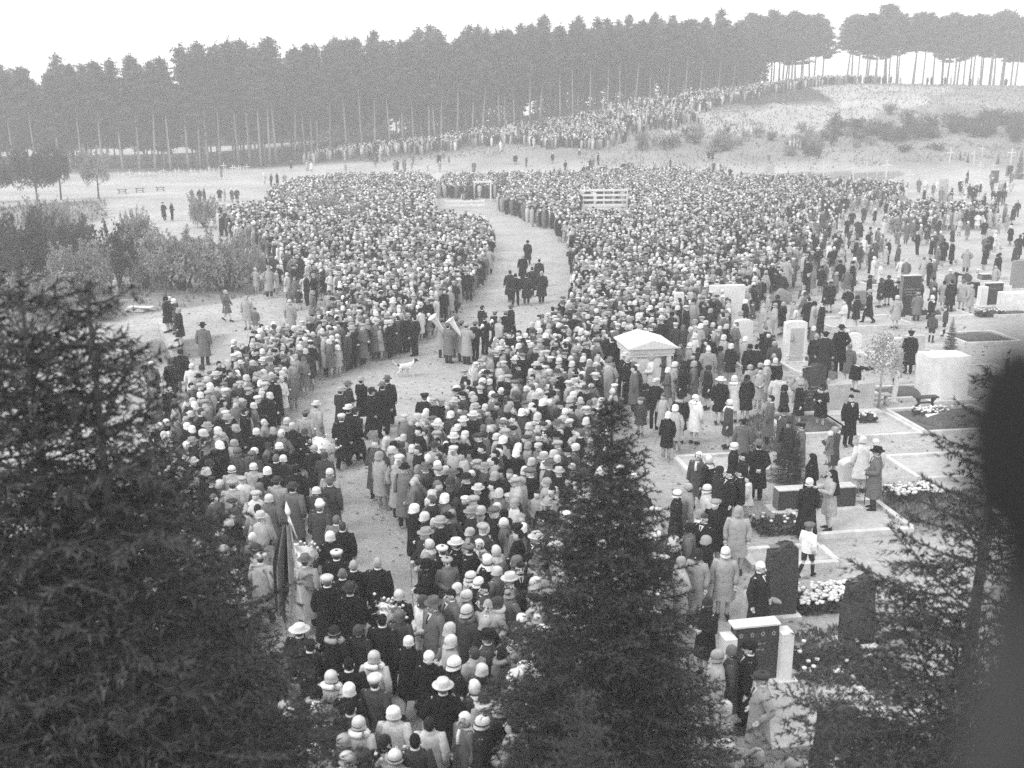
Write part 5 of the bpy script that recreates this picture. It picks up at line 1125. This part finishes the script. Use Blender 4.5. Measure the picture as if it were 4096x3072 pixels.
LEFT = poly([(880, 816, h), (1060, 800, h), (1090, 745, h), (1200, 700, h), (1400, 690, h), (1700, 682, h), (1775, 730, h), (1745, 822), (1752, 908), (1952, 936), (1972, 1012), (1958, 1133), (1856, 1222), (1736, 1355), (1590, 1432), (1457, 1468), (1316, 1525), (1259, 1552), (1180, 1640), (1100, 1760), (1000, 1870), (880, 2030), (760, 2200), (500, 2350),
             (200, 2350), (60, 2150, h), (330, 1960, h), (538, 1795, h), (633, 1730, h), (690, 1605, h), (750, 1540, h), (848, 1465, h), (918, 1412, h), (1038, 1306, h), (1200, 1262, h), (1330, 1215, h), (1345, 1120, h), (1180, 1030, h), (1020, 930, h), (940, 900, h), (886, 867, h)])
CROWD += [f[:4] for f in FAR]; LOOSE += [True] * len(FAR); taken = np.array([(q['x'], q['y']) for q in PEOPLE] + [(f[0], f[1]) for f in FAR])
fill(RIGHT, .50, 'path', .03, ylim=(0, 62), rag=.07); fill(LEFT, .50, 'path', .03, ylim=(0, 62), rag=.07); fill(RIGHT, .50, 'path', .03, ylim=(62, 82), deep=1.3, rag=.12); fill(LEFT, .50, 'path', .03, ylim=(62, 82), deep=1.3, rag=.12); fill(RIGHT, .50, 'path', .04, ylim=(82, 300), deep=1.7); fill(LEFT, .50, 'path', .04, ylim=(82, 300), deep=1.7)
fill(poly([(1780, 690, h), (2160, 680, h), (2150, 740, h), (2040, 745, h), (1780, 750, h)]), .62, 'cam')
fill(poly([(2640, 1960, h), (2860, 1900, h), (2900, 2130, h), (2800, 2300, h), (2690, 2230, h)]), .72, 'left', .1); fill(poly([(2420, 1400, h), (2640, 1400, h), (2720, 1330, h), (2740, 1500, h), (2680, 1640, h), (2440, 1640, h)]), .8, 'left', .25)
fill(poly([(1060, 1110), (1330, 1190), (1200, 1240), (1040, 1200)]), .95, 'rand', .45)
fill(poly([(100, 2350), (760, 2200), (1000, 1870), (1180, 1900), (1150, 2200), (1050, 2500), (930, 2800), (900, 3300), (-200, 3300)]), .62, 'rand')       # behind the near left spruces
fill(poly([(1500, 640), (1800, 620), (2100, 640), (2500, 640), (2900, 690), (1300, 700)]), 1.5, 'rand', .2, rag=1.5, thin=lambda x, y: .08 + .75 * (np.sin(x * .55 + 1) * np.sin(y * .4 + x * .2) > .55))
fill(poly([(1800, 690, h), (2900, 640, h), (2980, 700, h), (2950, 720, h), (1800, 720, h)]), .9, 'rand', .1, rag=1.5, thin=lambda x, y: .1 + .8 * (np.sin(x * .7) * np.sin(y * .5 + x * .3) > .1))
crest = [(1250, 179), (1450, 180), (1717, 180), (1970, 180), (2370, 180), (2650, 186), (2800, 194), (3000, 208), (3250, 219), (3340, 222)]
def ground_x(px, d): r_ = ray(px, 500); return (px - 2048) / F_PX * d * 1.0
fill([(ground_x(px, d) , d - fr) for (px, d), fr in zip(crest, (2.5, 3, 3.5, 5, 9, 10, 7, 4.5, 3.5, 2.5))] + [(ground_x(px, d), d + 3.5) for px, d in crest[::-1]], .62, 'cam', .08, deep=1.4, rag=1.3)
fill(poly([(2060, 560), (2380, 500), (2480, 520), (2520, 560), (2420, 605), (2200, 596)]), .62, 'cam', .1)
fill([(ground_x(3330, 222), 221), (ground_x(3480, 222), 221), (ground_x(3480, 225), 226), (ground_x(3330, 225), 226)], .9, 'cam', .3); fill([(ground_x(3480, 222), 222), (ground_x(4090, 222), 222), (ground_x(4090, 226), 226), (ground_x(3480, 226), 226)], 2.2, 'cam', .5)
fill(poly([(2900, 700, h), (3100, 690, h), (3350, 700, h), (3420, 760, h), (3350, 850, h), (3250, 960, h), (3150, 1080, h), (2900, 1080, h), (2900, 860, h)]), .70, 'rand', .03, rag=.8, thin=lambda x, y: np.clip(1.15 - (x / y * F_PX + 2048 - 2900) / 520, .12, 1))
fill(poly([(2950, 690, h), (4060, 720, h), (4090, 1000, h), (3700, 1230, h), (2950, 1230, h)]), 1.15, 'rand', .0, rag=.5, thin=lambda x, y: .05 + .38 * (np.sin(x * .9 + y * .3) * np.sin(y * .55 - x * .4 + 1) > .35))
fill(poly([(2780, 1500, h), (3300, 1500, h), (3250, 2050, h), (2850, 2050, h)]), .9, 'left', .0, thin=lambda x, y: .05 + .5 * (np.sin(x * 2.3 + y) * np.sin(y * 1.3 - x) > .3))
fill(poly([(2750, 1150, h), (3450, 1130, h), (3350, 1500, h), (2780, 1640, h)]), 1.0, 'left', .0, thin=lambda x, y: .06 + .35 * (np.sin(x * 1.9 + y * .5) * np.sin(y * .9 - x * .4) > .2))
fill(poly([(3557, 800, h), (3765, 790, h), (3770, 860, h), (3560, 870, h)]), .62, 'rand', .1); fill(poly([(3796, 800, h), (3850, 800, h), (3850, 850, h), (3796, 850, h)]), .65, 'rand')
fill(poly([(3866, 800, h), (3976, 800, h), (3970, 850, h), (3866, 850, h)]), .75, 'rand'); fill(poly([(3400, 700, h), (3620, 720, h), (3620, 790, h), (3400, 800, h)]), 1.0, 'rand', .25)
fill(poly([(3000, 980, h), (3500, 900, h), (3480, 1060, h), (3000, 1120, h)]), 1.25, 'left', .3); fill(poly([(3750, 640, h), (4090, 650, h), (4096, 740, h), (3700, 730, h)]), 4.0, 'rand', .4)
fill(poly([(2696, 1010, h), (3200, 1010, h), (3000, 1150, h), (2900, 1180, h), (2720, 1260, h)]), .62, 'left', .1); fill(poly([(2700, 1280, h), (2900, 1200, h), (2960, 1330, h), (2720, 1450, h)]), .75, 'left', .12)
for px, py in ((660, 885), (690, 885), (770, 815), (800, 815), (820, 814), (880, 808), (900, 808), (886, 720), (930, 815), (950, 812), (1165, 685), (1230, 685), (1245, 690), (1140, 745), (1110, 745), (1085, 748), (1060, 740), (1380, 650), (1650, 660), (1520, 655), (2830, 390), (2870, 395), (3075, 655), (3160, 598), (3175, 598), (3190, 600), (3200, 602), (2850, 650), (2835, 645), (2370, 680), (2210, 655), (2260, 690)):
    q = at(px, py); CROWD.append((q.x, q.y, RC.rand() * 6.28, False)); LOOSE.append(True)
print('crowd', len(CROWD), 'far hand', len(FAR))
def random_spec(child, far=False):
    r = RC.rand()
    if child: return ('c', RC.choice(list('hdglp')), RC.choice(list('ccenm')), RC.choice(list('kgpw')), 's')
    if r < .30: g_ = ('o', RC.choice(list('kkkhdggll')), RC.choice(list('fftttnn')), None, RC.choice(list('spcp')))
    elif r < .38: g_ = ('s', RC.choice(list('kkhd')), RC.choice(list('ntf')), None, RC.choice(list('sc')))
    else: g_ = ('w', RC.choice(list('kkkhdggglllpp')), RC.choice(list('cccccceikm')), None, RC.choice(list('ccsp')))
    ht = RC.choice(list('kdgglllpp')) if g_[2] in 'ft' else (RC.choice(list('kkkdgl')) if g_[2] in 'nm' else RC.choice(list('kdglllppppppwwww')))
    if g_[2] == 'k': ht = RC.choice(list('wwpk'))
    return g_[:3] + (ht, g_[4])
info = []
for x, y, an, ch in CROWD:
    hh_ = 1.25 if ch else 1.68; px, py, dist = project((x, y, H(x, y) + hh_)); info.append((dist, px, py))
def visible(px, py):
    if not (20 < px < 4030 and 300 < py < 3030): return False
    if py > 1180 and px < float(np.interp(py, [1180, 1500, 1900, 2300, 3072], [380, 560, 740, 1060, 960])): return False
    if py > 1560 and abs(px - 2450) < (py - 1500) * .36: return False
    if px > float(np.interp(py, [1300, 2000, 2500, 3072], [3900, 3600, 3200, 3150])): return False
    return True
order = sorted(range(len(CROWD)), key=lambda i: info[i][0]); NIND = 326; solo = set()
for i in order:
    if i < len(FAR): continue
    if len(PEOPLE) + len(solo) >= NIND: break
    if visible(info[i][1], info[i][2]): solo.add(i)
for i in sorted(solo):
    x, y, an, ch = CROWD[i]; g_, tn, ht, hn, ps = random_spec(ch)
    add_person((x, y), (math.cos(an), math.sin(an)), g_, tn, ht, hn, ps, jitter=.1, fur=(g_ == 'w' and RC.rand() < .25))
# everyone further off: one mass, built from low-detail figures
def lod_variant(gar, hat, pose, far):
    parts = []     # (V, T, tone kind)
    if far == 2: return micro(gar, hat)
    def add(g, kind):
        F = []
        for f in g.f:
            for k in range(1, len(f) - 1): F.append((f[0], f[k], f[k + 1]))
        parts.append((g.V(), np.array(F), kind))
    add(coat_geo(gar, pose, 7 if not far else 5, True), 0)
    hk = 1.3 if gar == 'c' else 1.0
    hd = G().ell(HC + (0, .012, -.02), (.080 * hk, .098 * hk, .125 * hk), 8 if not far else 5, 5 if not far else 4); hd.ell(HC + (0, .115, -.02), (.014, .02, .02), 4, 3) if not far else None; add(hd, 2)
    hg = hat_geo(hat, 8 if not far else 5) if hat not in 'nmkv' else G().ell(HC + (0, -.014, .022), (.09, .108, .118), 8 if not far else 6, 5, keep=lambda c: c[2] > 1.66 or (c[1] < .0 and c[2] > 1.5))
    if hk != 1: hg.v = [(hg.V() - HC) * hk + HC]
    add(hg, 1)
    if gar != 'd': add(legs_geo('o', 's', 4, True), 4 if gar in 'os' else 2)
    if gar in 'os' and not far: add(collar_lod(), 3)
    if pose == 'c' and not far: add(G().ell((0, .26, 1.02), (.07, .05, .045), 5, 3), 2)
    n_ = 0; VV, TT, KK = [], [], []
    for V, T, k in parts: VV.append(V); TT.append(T + n_); KK.append(np.full(len(V), k)); n_ += len(V)
    return np.concatenate(VV), np.concatenate(TT), np.concatenate(KK)
def micro(gar, hat):
    c = 1.3 if gar == 'c' else 1.0; P = []
    P.append((G().loft([ring(.06, .17, .13, 0, 5), ring(.75 if gar != 'o' else .5, .26, .2, 0, 5), ring(1.36, .27, .15, 0, 5), ring(1.48, .09, .08, 0, 5)], (False, True)), 0))
    P.append((G().ell((0, .012, 1.58), (.082 * c, .10 * c, .128 * c), 5, 4), 2))
    if hat == 'f': P.append((G().loft([ring(1.65, .165, .18, 0, 6), ring(1.66, .10, .115, 0, 6), ring(1.75, .08, .1, 0, 6)], (False, True)), 1))
    elif hat == 't': P.append((G().loft([ring(1.63, .10, .115, 0, 6), ring(1.68, .13, .15, .02, 6), ring(1.72, .06, .07, 0, 6)], (False, True)), 1))
    else: P.append((G().loft([ring(1.585 if hat == 'c' else 1.62, .13 if hat == 'c' else .088, .145 if hat == 'c' else .105, -.01, 6), ring(1.66, .106 * c, .122 * c, -.01, 6), ring(1.745, .045, .055, -.01, 6)], (False, True)), 1))
    VV, TT, KK, n_ = [], [], [], 0
    for g, k in P:
        V = g.V(); T = np.array([(f[0], f[j], f[j + 1]) for f in g.f for j in range(1, len(f) - 1)]); VV.append(V); TT.append(T + n_); KK.append(np.full(len(V), k)); n_ += len(V)
    return np.concatenate(VV), np.concatenate(TT), np.concatenate(KK)
def collar_lod():
    return G().loft([ring(1.475, .082, .082, -.008, 7), ring(1.53, .072, .072, -.004, 7)], (False, False))
bat = {}
for i in range(len(CROWD)):
    if i in solo: continue
    x, y, an, ch = CROWD[i]
    if info[i][0] < 6: continue
    far = 0 if info[i][0] < 48 else (1 if info[i][0] < 84 else 2); g_, tn, ht, hn, ps = FAR[i][4] if i < len(FAR) else random_spec(ch, far)
    if LOOSE[i] and far == 2 and info[i][0] < 190: far = 1
    if far == 2: ps = 's'; g_ = 'o' if g_ in 'os' else ('w' if g_ != 'c' else 'c'); ht = 'c' if ht in 'ceim' else ('f' if ht in 'fsb' else ('n' if ht in 'nv' else 't'))
    bat.setdefault((g_, ht, ps, far), []).append((x, y, an, ch, TONE[tn][0] * RC.uniform(.8, 1.25), TONE[hn][0] * RC.uniform(.75, 1.08)))
VV, TT, KT, n_ = [], [], [], 0
for (g_, ht, ps, far), rows in bat.items():
    V, T, K = lod_variant(g_, ht, ps, far); A = np.array([r[:3] for r in rows]); k = len(rows)
    hg = np.array([(RC.uniform(.66, .8) if r[3] else (RC.uniform(.94, 1.06) if g_ in 'os' else RC.uniform(.86, .99))) for r in rows])
    rz = A[:, 2] - PI / 2; c, s = np.cos(rz)[:, None], np.sin(rz)[:, None]; wd = (hg * RC.uniform(.95, 1.12, k))[:, None]
    X_ = V[None, :, 0] * wd; Y_ = V[None, :, 1] * wd; zb = np.array([H(a_, b_) for a_, b_ in A[:, :2]])
    lean = RC.normal(size=(k, 2)) * .03; zz = V[None, :, 2] * hg[:, None]
    W = np.stack([X_ * c - Y_ * s + A[:, :1] + lean[:, :1] * zz, X_ * s + Y_ * c + A[:, 1:2] + lean[:, 1:] * zz, zz + zb[:, None]], -1).reshape(-1, 3)
    tn = np.zeros((k, len(V)))
    ct, htn = np.array([r[4] for r in rows]), np.array([r[5] for r in rows]); sk = RC.uniform(.44, .64, k)
    for q, val in ((0, ct), (1, htn), (2, sk), (3, np.full(k, .7)), (4, np.minimum(ct, .05))): tn[:, K == q] = val[:, None]
    VV.append(W); KT.append(tn.ravel()); TT.append((T[None] + (np.arange(k) * len(V))[:, None, None]).reshape(-1, 3) + n_); n_ += len(W)
tag(link('crowd', tri_mesh('crowd', np.concatenate(VV), np.concatenate(TT), M_CROWD, np.concatenate(KT), True)), 'dense crowd of mourners filling the ground on both sides of the path and up to the ridge', 'crowd', kind='stuff')
print('lods', {f_: sum(len(r_) for k_, r_ in bat.items() if k_[3] == f_) for f_ in (0, 1, 2)})
print('crowd tris', sum(len(t_) for t_ in TT))

# ------------------------------------------------------------------ things carried, dog, banner
def near(px, py, off=1.6):
    p = at(px, py, off); return min(PEOPLE, key=lambda q: (q['x'] - p.x) ** 2 + (q['y'] - p.y) ** 2)
def tuba(px, py, label):
    q = near(px, py); d = q['face']; o = thing('tuba', (q['x'], q['y'], q['z']), q['o'].rotation_euler[2], label, 'tuba')
    P_ = [(-.42, .02, 1.86), (-.36, .03, 1.78), (-.28, .05, 1.66), (-.14, .08, 1.45), (0, .12, 1.26), (.16, .16, 1.08), (.27, .20, 1.0)]; g = G()
    P_ = [(x, y - .36, z) for x, y, z in P_]
    g.tube(P_, [.235, .16, .125, .10, .085, .07, .06], 16, (False, True)); g.tube(P_[:4], [.222, .152, .118, .092], 16, (False, True)); g.obj('bell', M_BRASS, o)
    G().tube([(.27 + .13 * math.cos(a_), -.16 + .05 * math.sin(a_), 1.08 + .2 * math.sin(a_) - .08) for a_ in np.linspace(-1.6, 3.8, 14)], [.05 - .0018 * i for i in range(14)], 9).obj('tubing', M_BRASS, o)
    for k in range(3): G().tube([(.16 + .06 * k, -.12, 1.08), (.16 + .06 * k, -.10, 1.26)], [.022, .022], 8).obj('valve', M_BRASS, o)
    q['hold'] = 'tuba'; mark('the tuba players', q['x'], q['y'])
tuba(1350 + 660 / 1.58, 1000 + 445 / 1.58, 'bright tuba carried by the rear marching bandsman nearest the dog')
tuba(1350 + 785 / 1.58, 1000 + 465 / 1.58, 'bright tuba carried by the bandsman beside the standing crowd')
def horn(px, py, label):
    q = near(px, py); o = thing('brass_horn', (q['x'], q['y'], q['z']), q['o'].rotation_euler[2], label, 'horn'); g = G()
    g.tube([(0, .50, 1.42), (0, .44, 1.40), (.01, .36, 1.36), (.02, .28, 1.34)], [.09, .05, .03, .02], 10, (False, True)); g.tube([(.05 * math.cos(a_), .3 + .04 * math.sin(a_), 1.3 + .1 * math.sin(a_)) for a_ in np.linspace(0, 6, 12)], [.018] * 12, 6); g.obj('body', M_BRASS, o); q['hold'] = 'horn'
for px, py, lb in ((870, 468, 'small brass horn held by the bandsman in a felt hat'), (930, 430, 'small brass horn held by the bandsman in a black flat cap'), (1068, 520, 'brass horn held by the bandsman in a peaked cap turned sideways'), (550, 930, 'brass horn held by the lone peaked-cap man at the crowd edge')): horn(1350 + px / 1.58, 1000 + py / 1.58, lb)
# dog
p = at(1622, 1508); o = thing('dog', p, math.atan2(.25, 1) - PI / 2, 'white dog with a black head and a dark spot trotting on the path', 'dog'); mark('the white dog', p.x, p.y); g = G()
g.loft([np.array([(rx * math.cos(a_), y, z + rz_ * math.sin(a_)) for a_ in np.arange(12) * PI / 6]) for y, z, rx, rz_ in ((-.30, .46, .03, .03), (-.26, .45, .09, .10), (-.12, .44, .10, .105), (.04, .43, .105, .13), (.18, .44, .105, .145), (.26, .47, .08, .11), (.33, .52, .055, .07))])
g.tube([(0, .24, .48), (0, .34, .58), (0, .39, .65)], [.085, .065, .06], 10); g.ell((0, .41, .67), (.062, .085, .065), 12, 9); g.tube([(0, .45, .66), (0, .54, .635)], [.042, .026], 8)
for s in (-1, 1):
    g.tube([(s * .05, .40, .70), (s * .085, .385, .66), (s * .088, .39, .60)], [.018, .026, .012], 6)
    f = s * .07; g.tube([(s * .07, .19, .40), (s * .075, .17 + f, .26), (s * .072, .20 + f * 1.4, .15), (s * .072, .20 + f * 1.6, .03), (s * .072, .24 + f * 1.6, .015)], [.055, .035, .025, .022, .024], 7)
    g.tube([(s * .07, -.20, .42), (s * .08, -.13 - f, .28), (s * .075, -.27 - f, .19), (s * .075, -.25 - f * 1.5, .03), (s * .075, -.20 - f * 1.5, .015)], [.075, .05, .028, .023, .024], 7)
g.tube([(0, -.29, .50), (0, -.40, .55), (0, -.48, .66), (0, -.49, .72)], [.03, .024, .018, .01], 7)
ob = g.obj('body', [grey('white_fur', .68, .08, 30, .95, .3, .005), grey('dark_fur', .02, .3, 30, .9)], o); md = ob.modifiers.new('r', 'REMESH'); md.mode = 'VOXEL'; md.voxel_size = .008; md.use_smooth_shade = True; md = ob.modifiers.new('d', 'DECIMATE'); md.ratio = .2
dg = bpy.context.evaluated_depsgraph_get(); me = bpy.data.meshes.new_from_object(ob.evaluated_get(dg)); ob.modifiers.clear(); ob.data = me; me.name = 'body'
for q in me.polygons:
    c = q.center; q.use_smooth = True; q.material_index = 1 if (c.y > .355 and c.z > .57 and not (abs(c.x) < .012 and c.y > .44)) or ((c.y + .10) ** 2 + (c.z - .49) ** 2 + (c.x + .08) ** 2 < .008) or ((c.y + .27) ** 2 + (c.z - .52) ** 2 < .003) else 0
# banner
q = min((p_ for p_ in PEOPLE if p_['hat'] == 's' and p_['pose'] == 'h'), key=lambda p_: p_['y']); print('bearer', project((q['x'], q['y'], 1.6))); q['hold'] = 'banner pole'; bx, by = q['x'], q['y']
base = np.array((bx + .10, by + .24, 1.05)); r = ray(1153, 2060); dd = by + .95; topp = np.array((r[0] / r[1] * dd, dd, CAM_H + r[2] / r[1] * dd))
o = thing('banner', tuple(base), 0, 'furled dark mourning banner with a pale stripe on a tall pole above the marchers', 'banner'); rel = topp - base; L = np.linalg.norm(rel); u = rel / L
G().tube([-u * .25, rel * .5, rel], [.022, .021, .018], 8).obj('pole', M_PWOOD, o); G().loft([rel + u * z_ + np.array([(rr * math.cos(a_), rr * math.sin(a_), 0) for a_ in np.arange(8) * PI / 4]) for z_, rr in ((0, .02), (.03, .045), (.08, .05), (.24, .004))]).obj('finial', M_WHITE, o)
def drape(name, col, x0, x1, lz, nf, off, seed):
    rr = np.random.RandomState(seed); nu, nv = 26, 16; V, F = [], []
    for j in range(nv + 1):
        v = j / nv
        for i in range(nu + 1):
            w_ = i / nu; top_ = rel - u * .12; wx = (x0 + (x1 - x0) * w_) * (.35 + .75 * min(1, v * 2.2))
            V.append((top_[0] + wx, top_[1] - off + .07 * math.sin(w_ * nf * 6.28 + seed) * (.35 + v) - .10 * v, top_[2] - v * (lz + .35 * math.sin(w_ * 3 + seed)) + .02 * math.sin(w_ * 20)))
    F = [(j * (nu + 1) + i, j * (nu + 1) + i + 1, (j + 1) * (nu + 1) + i + 1, (j + 1) * (nu + 1) + i) for j in range(nv) for i in range(nu)]
    ob = G().add(V, F).obj(name, M_CLOTH, o); ob.color = (col, col, col, 1); md = ob.modifiers.new('s', 'SOLIDIFY'); md.thickness = .008
drape('cloth', .012, -.30, .03, 1.35, 2.6, .05, 1); drape('pale_stripe', .24, -.02, .07, 1.7, 1.0, .20, 2); drape('pale_edge', .17, -.19, -.10, 2.0, .8, .18, 4)
g = G(); [g.tube([rel, rel + (.06 * k, -.05, -.15), rel + (.12 * k + .03, -.08, -.42)], [.012, .02, .015], 5) for k in (1, .3)]; g.obj('ribbon', M_WHITE, o); mark('the mourning banner', bx, by)
def bouquet(px, py, label, size=.22, z=1.15):
    p = at(px, py, z); o = thing('bouquet', (p.x, p.y, z), 0, label, 'bouquet'); o.rotation_euler = (-1.0, .25, px % 1.3 - .6); rng = np.random.RandomState(int(px)); c = rng.normal(size=(150, 3)) * (size * .5, size * .5, size * .35); V, T = leaf_tris(c, .06, rng); link('leaves', tri_mesh('leaves', V, T, M_LEAF), o)
    g = G(); [g.ell(rng.normal(size=3) * (size * .55, size * .55, size * .25) + (0, 0, size * .3), (.034, .034, .028), 6, 4) for i in range(40)]; ob = g.obj('blossoms', M_FLOWER, o); ob['kind'] = 'stuff'
    g = G(); th = np.arange(12) * PI / 6; g.loft([np.stack([size * k * np.cos(th) * (1 + .1 * np.cos(3 * th)), size * k * np.sin(th), np.full(12, zz_)], 1) for k, zz_ in ((.12, -size * 1.5), (.5, -size * .6), (1.0, size * .1))], (True, False)); g.obj('paper', M_WHITE, o)
bouquet(1290, 1785, 'large white flower bundle carried at the edge of the procession', .36, 1.3); bouquet(1215, 2220, 'white-wrapped flowers carried ahead of the banner bearer', .30, 1.2); bouquet(1555, 2445, 'white-wrapped flowers held by the marcher in black at the path side', .24, 1.25); bouquet(2165, 1765, 'round bunch of pale roses held in the crowd', .22, 1.25); bouquet(1565, 3050, 'white flowers at the bottom edge of the procession', .26, 1.2); bouquet(1010, 2830, 'white flowers carried beside the low spruce tip', .3, 1.2)
# the case of the woman in grey, the cane
q = near(2696 + 1286 / 1.58, 1000 + 1276 / 1.58); c_, s_ = math.cos(q['o'].rotation_euler[2]), math.sin(q['o'].rotation_euler[2]); o = thing('cane', (q['x'] + .24 * c_ - .18 * s_, q['y'] + .24 * s_ + .18 * c_, 0), 0, 'dark walking cane held by the man in grey overcoat', 'cane'); G().tube([(0, 0, 0), (0, 0, .82)], [.012, .012], 6).obj('shaft', M_WOOD, o); G().tube([(0, 0, .82), (0, .04, .9), (0, .1, .88)], [.012, .013, .012], 6).obj('handle', M_WOOD, o); q['hold'] = 'cane'

# ------------------------------------------------------------------ labels that single each person out
for nm, px, py, hh_ in (('the running boy', 3238, 2290, 0), ('the middle spruce', 2450, 2700, 0), ('the near left spruces', 600, 2600, 0), ('the row of bushes', 700, 1190, 0), ('the far headstones', 3300, 1180, 0)):
    q = at(px, py); mark(nm, q.x, q.y)
mark('the middle spruce', (2450 - 2048) / 4200 * 12.4, 12.0)
ORD = ['leftmost', 'second', 'third', 'fourth', 'fifth', 'sixth', 'seventh', 'eighth', 'ninth', 'tenth', 'eleventh', 'twelfth', 'thirteenth', 'fourteenth', 'fifteenth', 'sixteenth', 'seventeenth', 'eighteenth', 'nineteenth', 'twentieth']
NUM = ['', 'one', 'two', 'three', 'four', 'five', 'six', 'seven', 'eight', 'nine', 'ten', 'eleven', 'twelve', 'thirteen', 'fourteen', 'fifteen', 'sixteen', 'seventeen', 'eighteen', 'nineteen', 'twenty']
procp = poly([(900, 1700), (1259, 1555), (1350, 1512), (1736, 1360), (1957, 1137), (1990, 900), (2270, 900), (2295, 1277), (2236, 1345), (1983, 1540), (1795, 1770), (1505, 1990), (1640, 2215), (1680, 2566), (1760, 3400), (800, 3400), (800, 2300)])
for q in PEOPLE:
    d = q['face']; q['clothes'] = TONE[q['tone']][1] + ' ' + GARM[q['gar']] + (' with fur collar' if q['fur'] and q['tone'] in 'kw' else '')
    q['head'] = ('bareheaded, ' + TONE[q['htone']][1] + ' hair') if q['hat'] in 'nm' else TONE[q['htone']][1] + ' ' + HATW[q['hat']]
    q['px'] = project((q['x'], q['y'], q['z'] + 1.6))[0]
    q['view'] = 'walking away' if q['pose'] == 'w' and d[1] > .5 else ('walking' if q['pose'] == 'w' else ('bending' if q['pose'] == 'x' else ('from behind' if d[1] > .6 else ('facing forward' if d[1] < -.6 else 'in profile'))))
    inproc = bool(inside(np.array([q['x']]), np.array([q['y']]), procp)[0])
    best = min(LANDMARKS, key=lambda l: (l[1] - q['x']) ** 2 + (l[2] - q['y']) ** 2); dx, dy = q['x'] - best[1], q['y'] - best[2]
    dist = math.hypot(dx, dy); rel_ = 'beside' if abs(dx) > abs(dy) * .8 else ('before' if dy < 0 else 'behind')
    if q['z'] > .4: q['loc'] = 'standing on ' + best[0]
    elif dist < 5: q['loc'] = rel_ + ' ' + best[0]
    elif inproc: q['loc'] = 'in the marching procession'
    elif q['x'] > 5: q['loc'] = 'among the graves' if q['y'] < 58 else 'on the far open sand'
    elif q['x'] < -8 and q['y'] > 38: q['loc'] = 'on the sandy track'
    else: q['loc'] = 'in the crowd along the path'
    q['group'] = 'marchers in the procession' if inproc and q['view'].startswith('walking') else ('mourners among the graves' if q['x'] > 5 else 'onlookers beside the path')
def compose(q, extra=True):
    s = ('small person' if q['child'] else 'person') + ' in ' + q['clothes'] + (', ' if q['hat'] in 'nm' else ' and ') + q['head']
    if q['hold']: s += ' holding ' + q['hold']
    full = s + ', ' + q['view'] + ', ' + q['loc']
    return full if len(full.replace(',', '').split()) <= 16 else s + ', ' + q['loc']
by = {}
for q in PEOPLE: by.setdefault(compose(q), []).append(q)
used = {}
for lab, qs in by.items():
    if len(qs) == 1: qs[0]['label'] = lab; continue
    qs.sort(key=lambda q: q['px']); n_ = len(qs)
    for i, q in enumerate(qs):
        w_ = 'rightmost' if i == n_ - 1 else (ORD[i] if i == 0 else (ORD[i] + ' from left'))
        q['label'] = w_ + ' of ' + NUM[min(n_, 20)] + (' small people' if q['child'] else ' people') + ' in ' + q['clothes'] + ', ' + q['head'].replace('bareheaded, ', '') + ', ' + q['loc']
seen = {}
for q in PEOPLE:
    if q['child'] and len(q['label'].split()) > 16: q['label'] = q['label'].replace(' in the crowd along the path', ' lining the path')
    if len(q['label'].split()) > 16 and 'bareheaded' in q['label']: q['label'] = q['label'].replace(TONE[q['htone']][1] + ' hair, ', '')
    w_ = q['label'].split()
    if len(w_) > 16: q['label'] = q['label'].replace(' with fur collar', '').replace(' the far field', ' the field').replace(' people in', ' in').replace(' small in', ' in').replace('light grey short', 'light short').replace('the black headstone with four emblems', 'the emblem headstone')
    tag(q['o'], q['label'], None, q['group'])
    seen.setdefault(q['label'], []).append(q)
print('dup labels', {k: len(v) for k, v in seen.items() if len(v) > 1}, 'long', [k for k in seen if len(k.split()) > 16][:5])

# ------------------------------------------------------------------ haze: one closed box of thin even air round everything
bm = bmesh.new(); bmesh.ops.create_cube(bm, size=1.0); me = bpy.data.meshes.new('haze'); bm.to_mesh(me); bm.free()
o = link('haze', me); o.scale = (5600, 4600, 46); o.location = (0, 1250, 22); tag(o, kind='stuff')
mh = bpy.data.materials.new('haze_air'); mh.use_nodes = True; t = mh.node_tree; t.nodes.clear(); out = t.nodes.new('ShaderNodeOutputMaterial'); pv = t.nodes.new('ShaderNodeVolumePrincipled')
pv.inputs['Color'].default_value = (1, 1, 1, 1); pv.inputs['Density'].default_value = 0.0019; pv.inputs['Anisotropy'].default_value = 0.0
t.links.new(pv.outputs[0], out.inputs['Volume']); me.materials.append(mh)
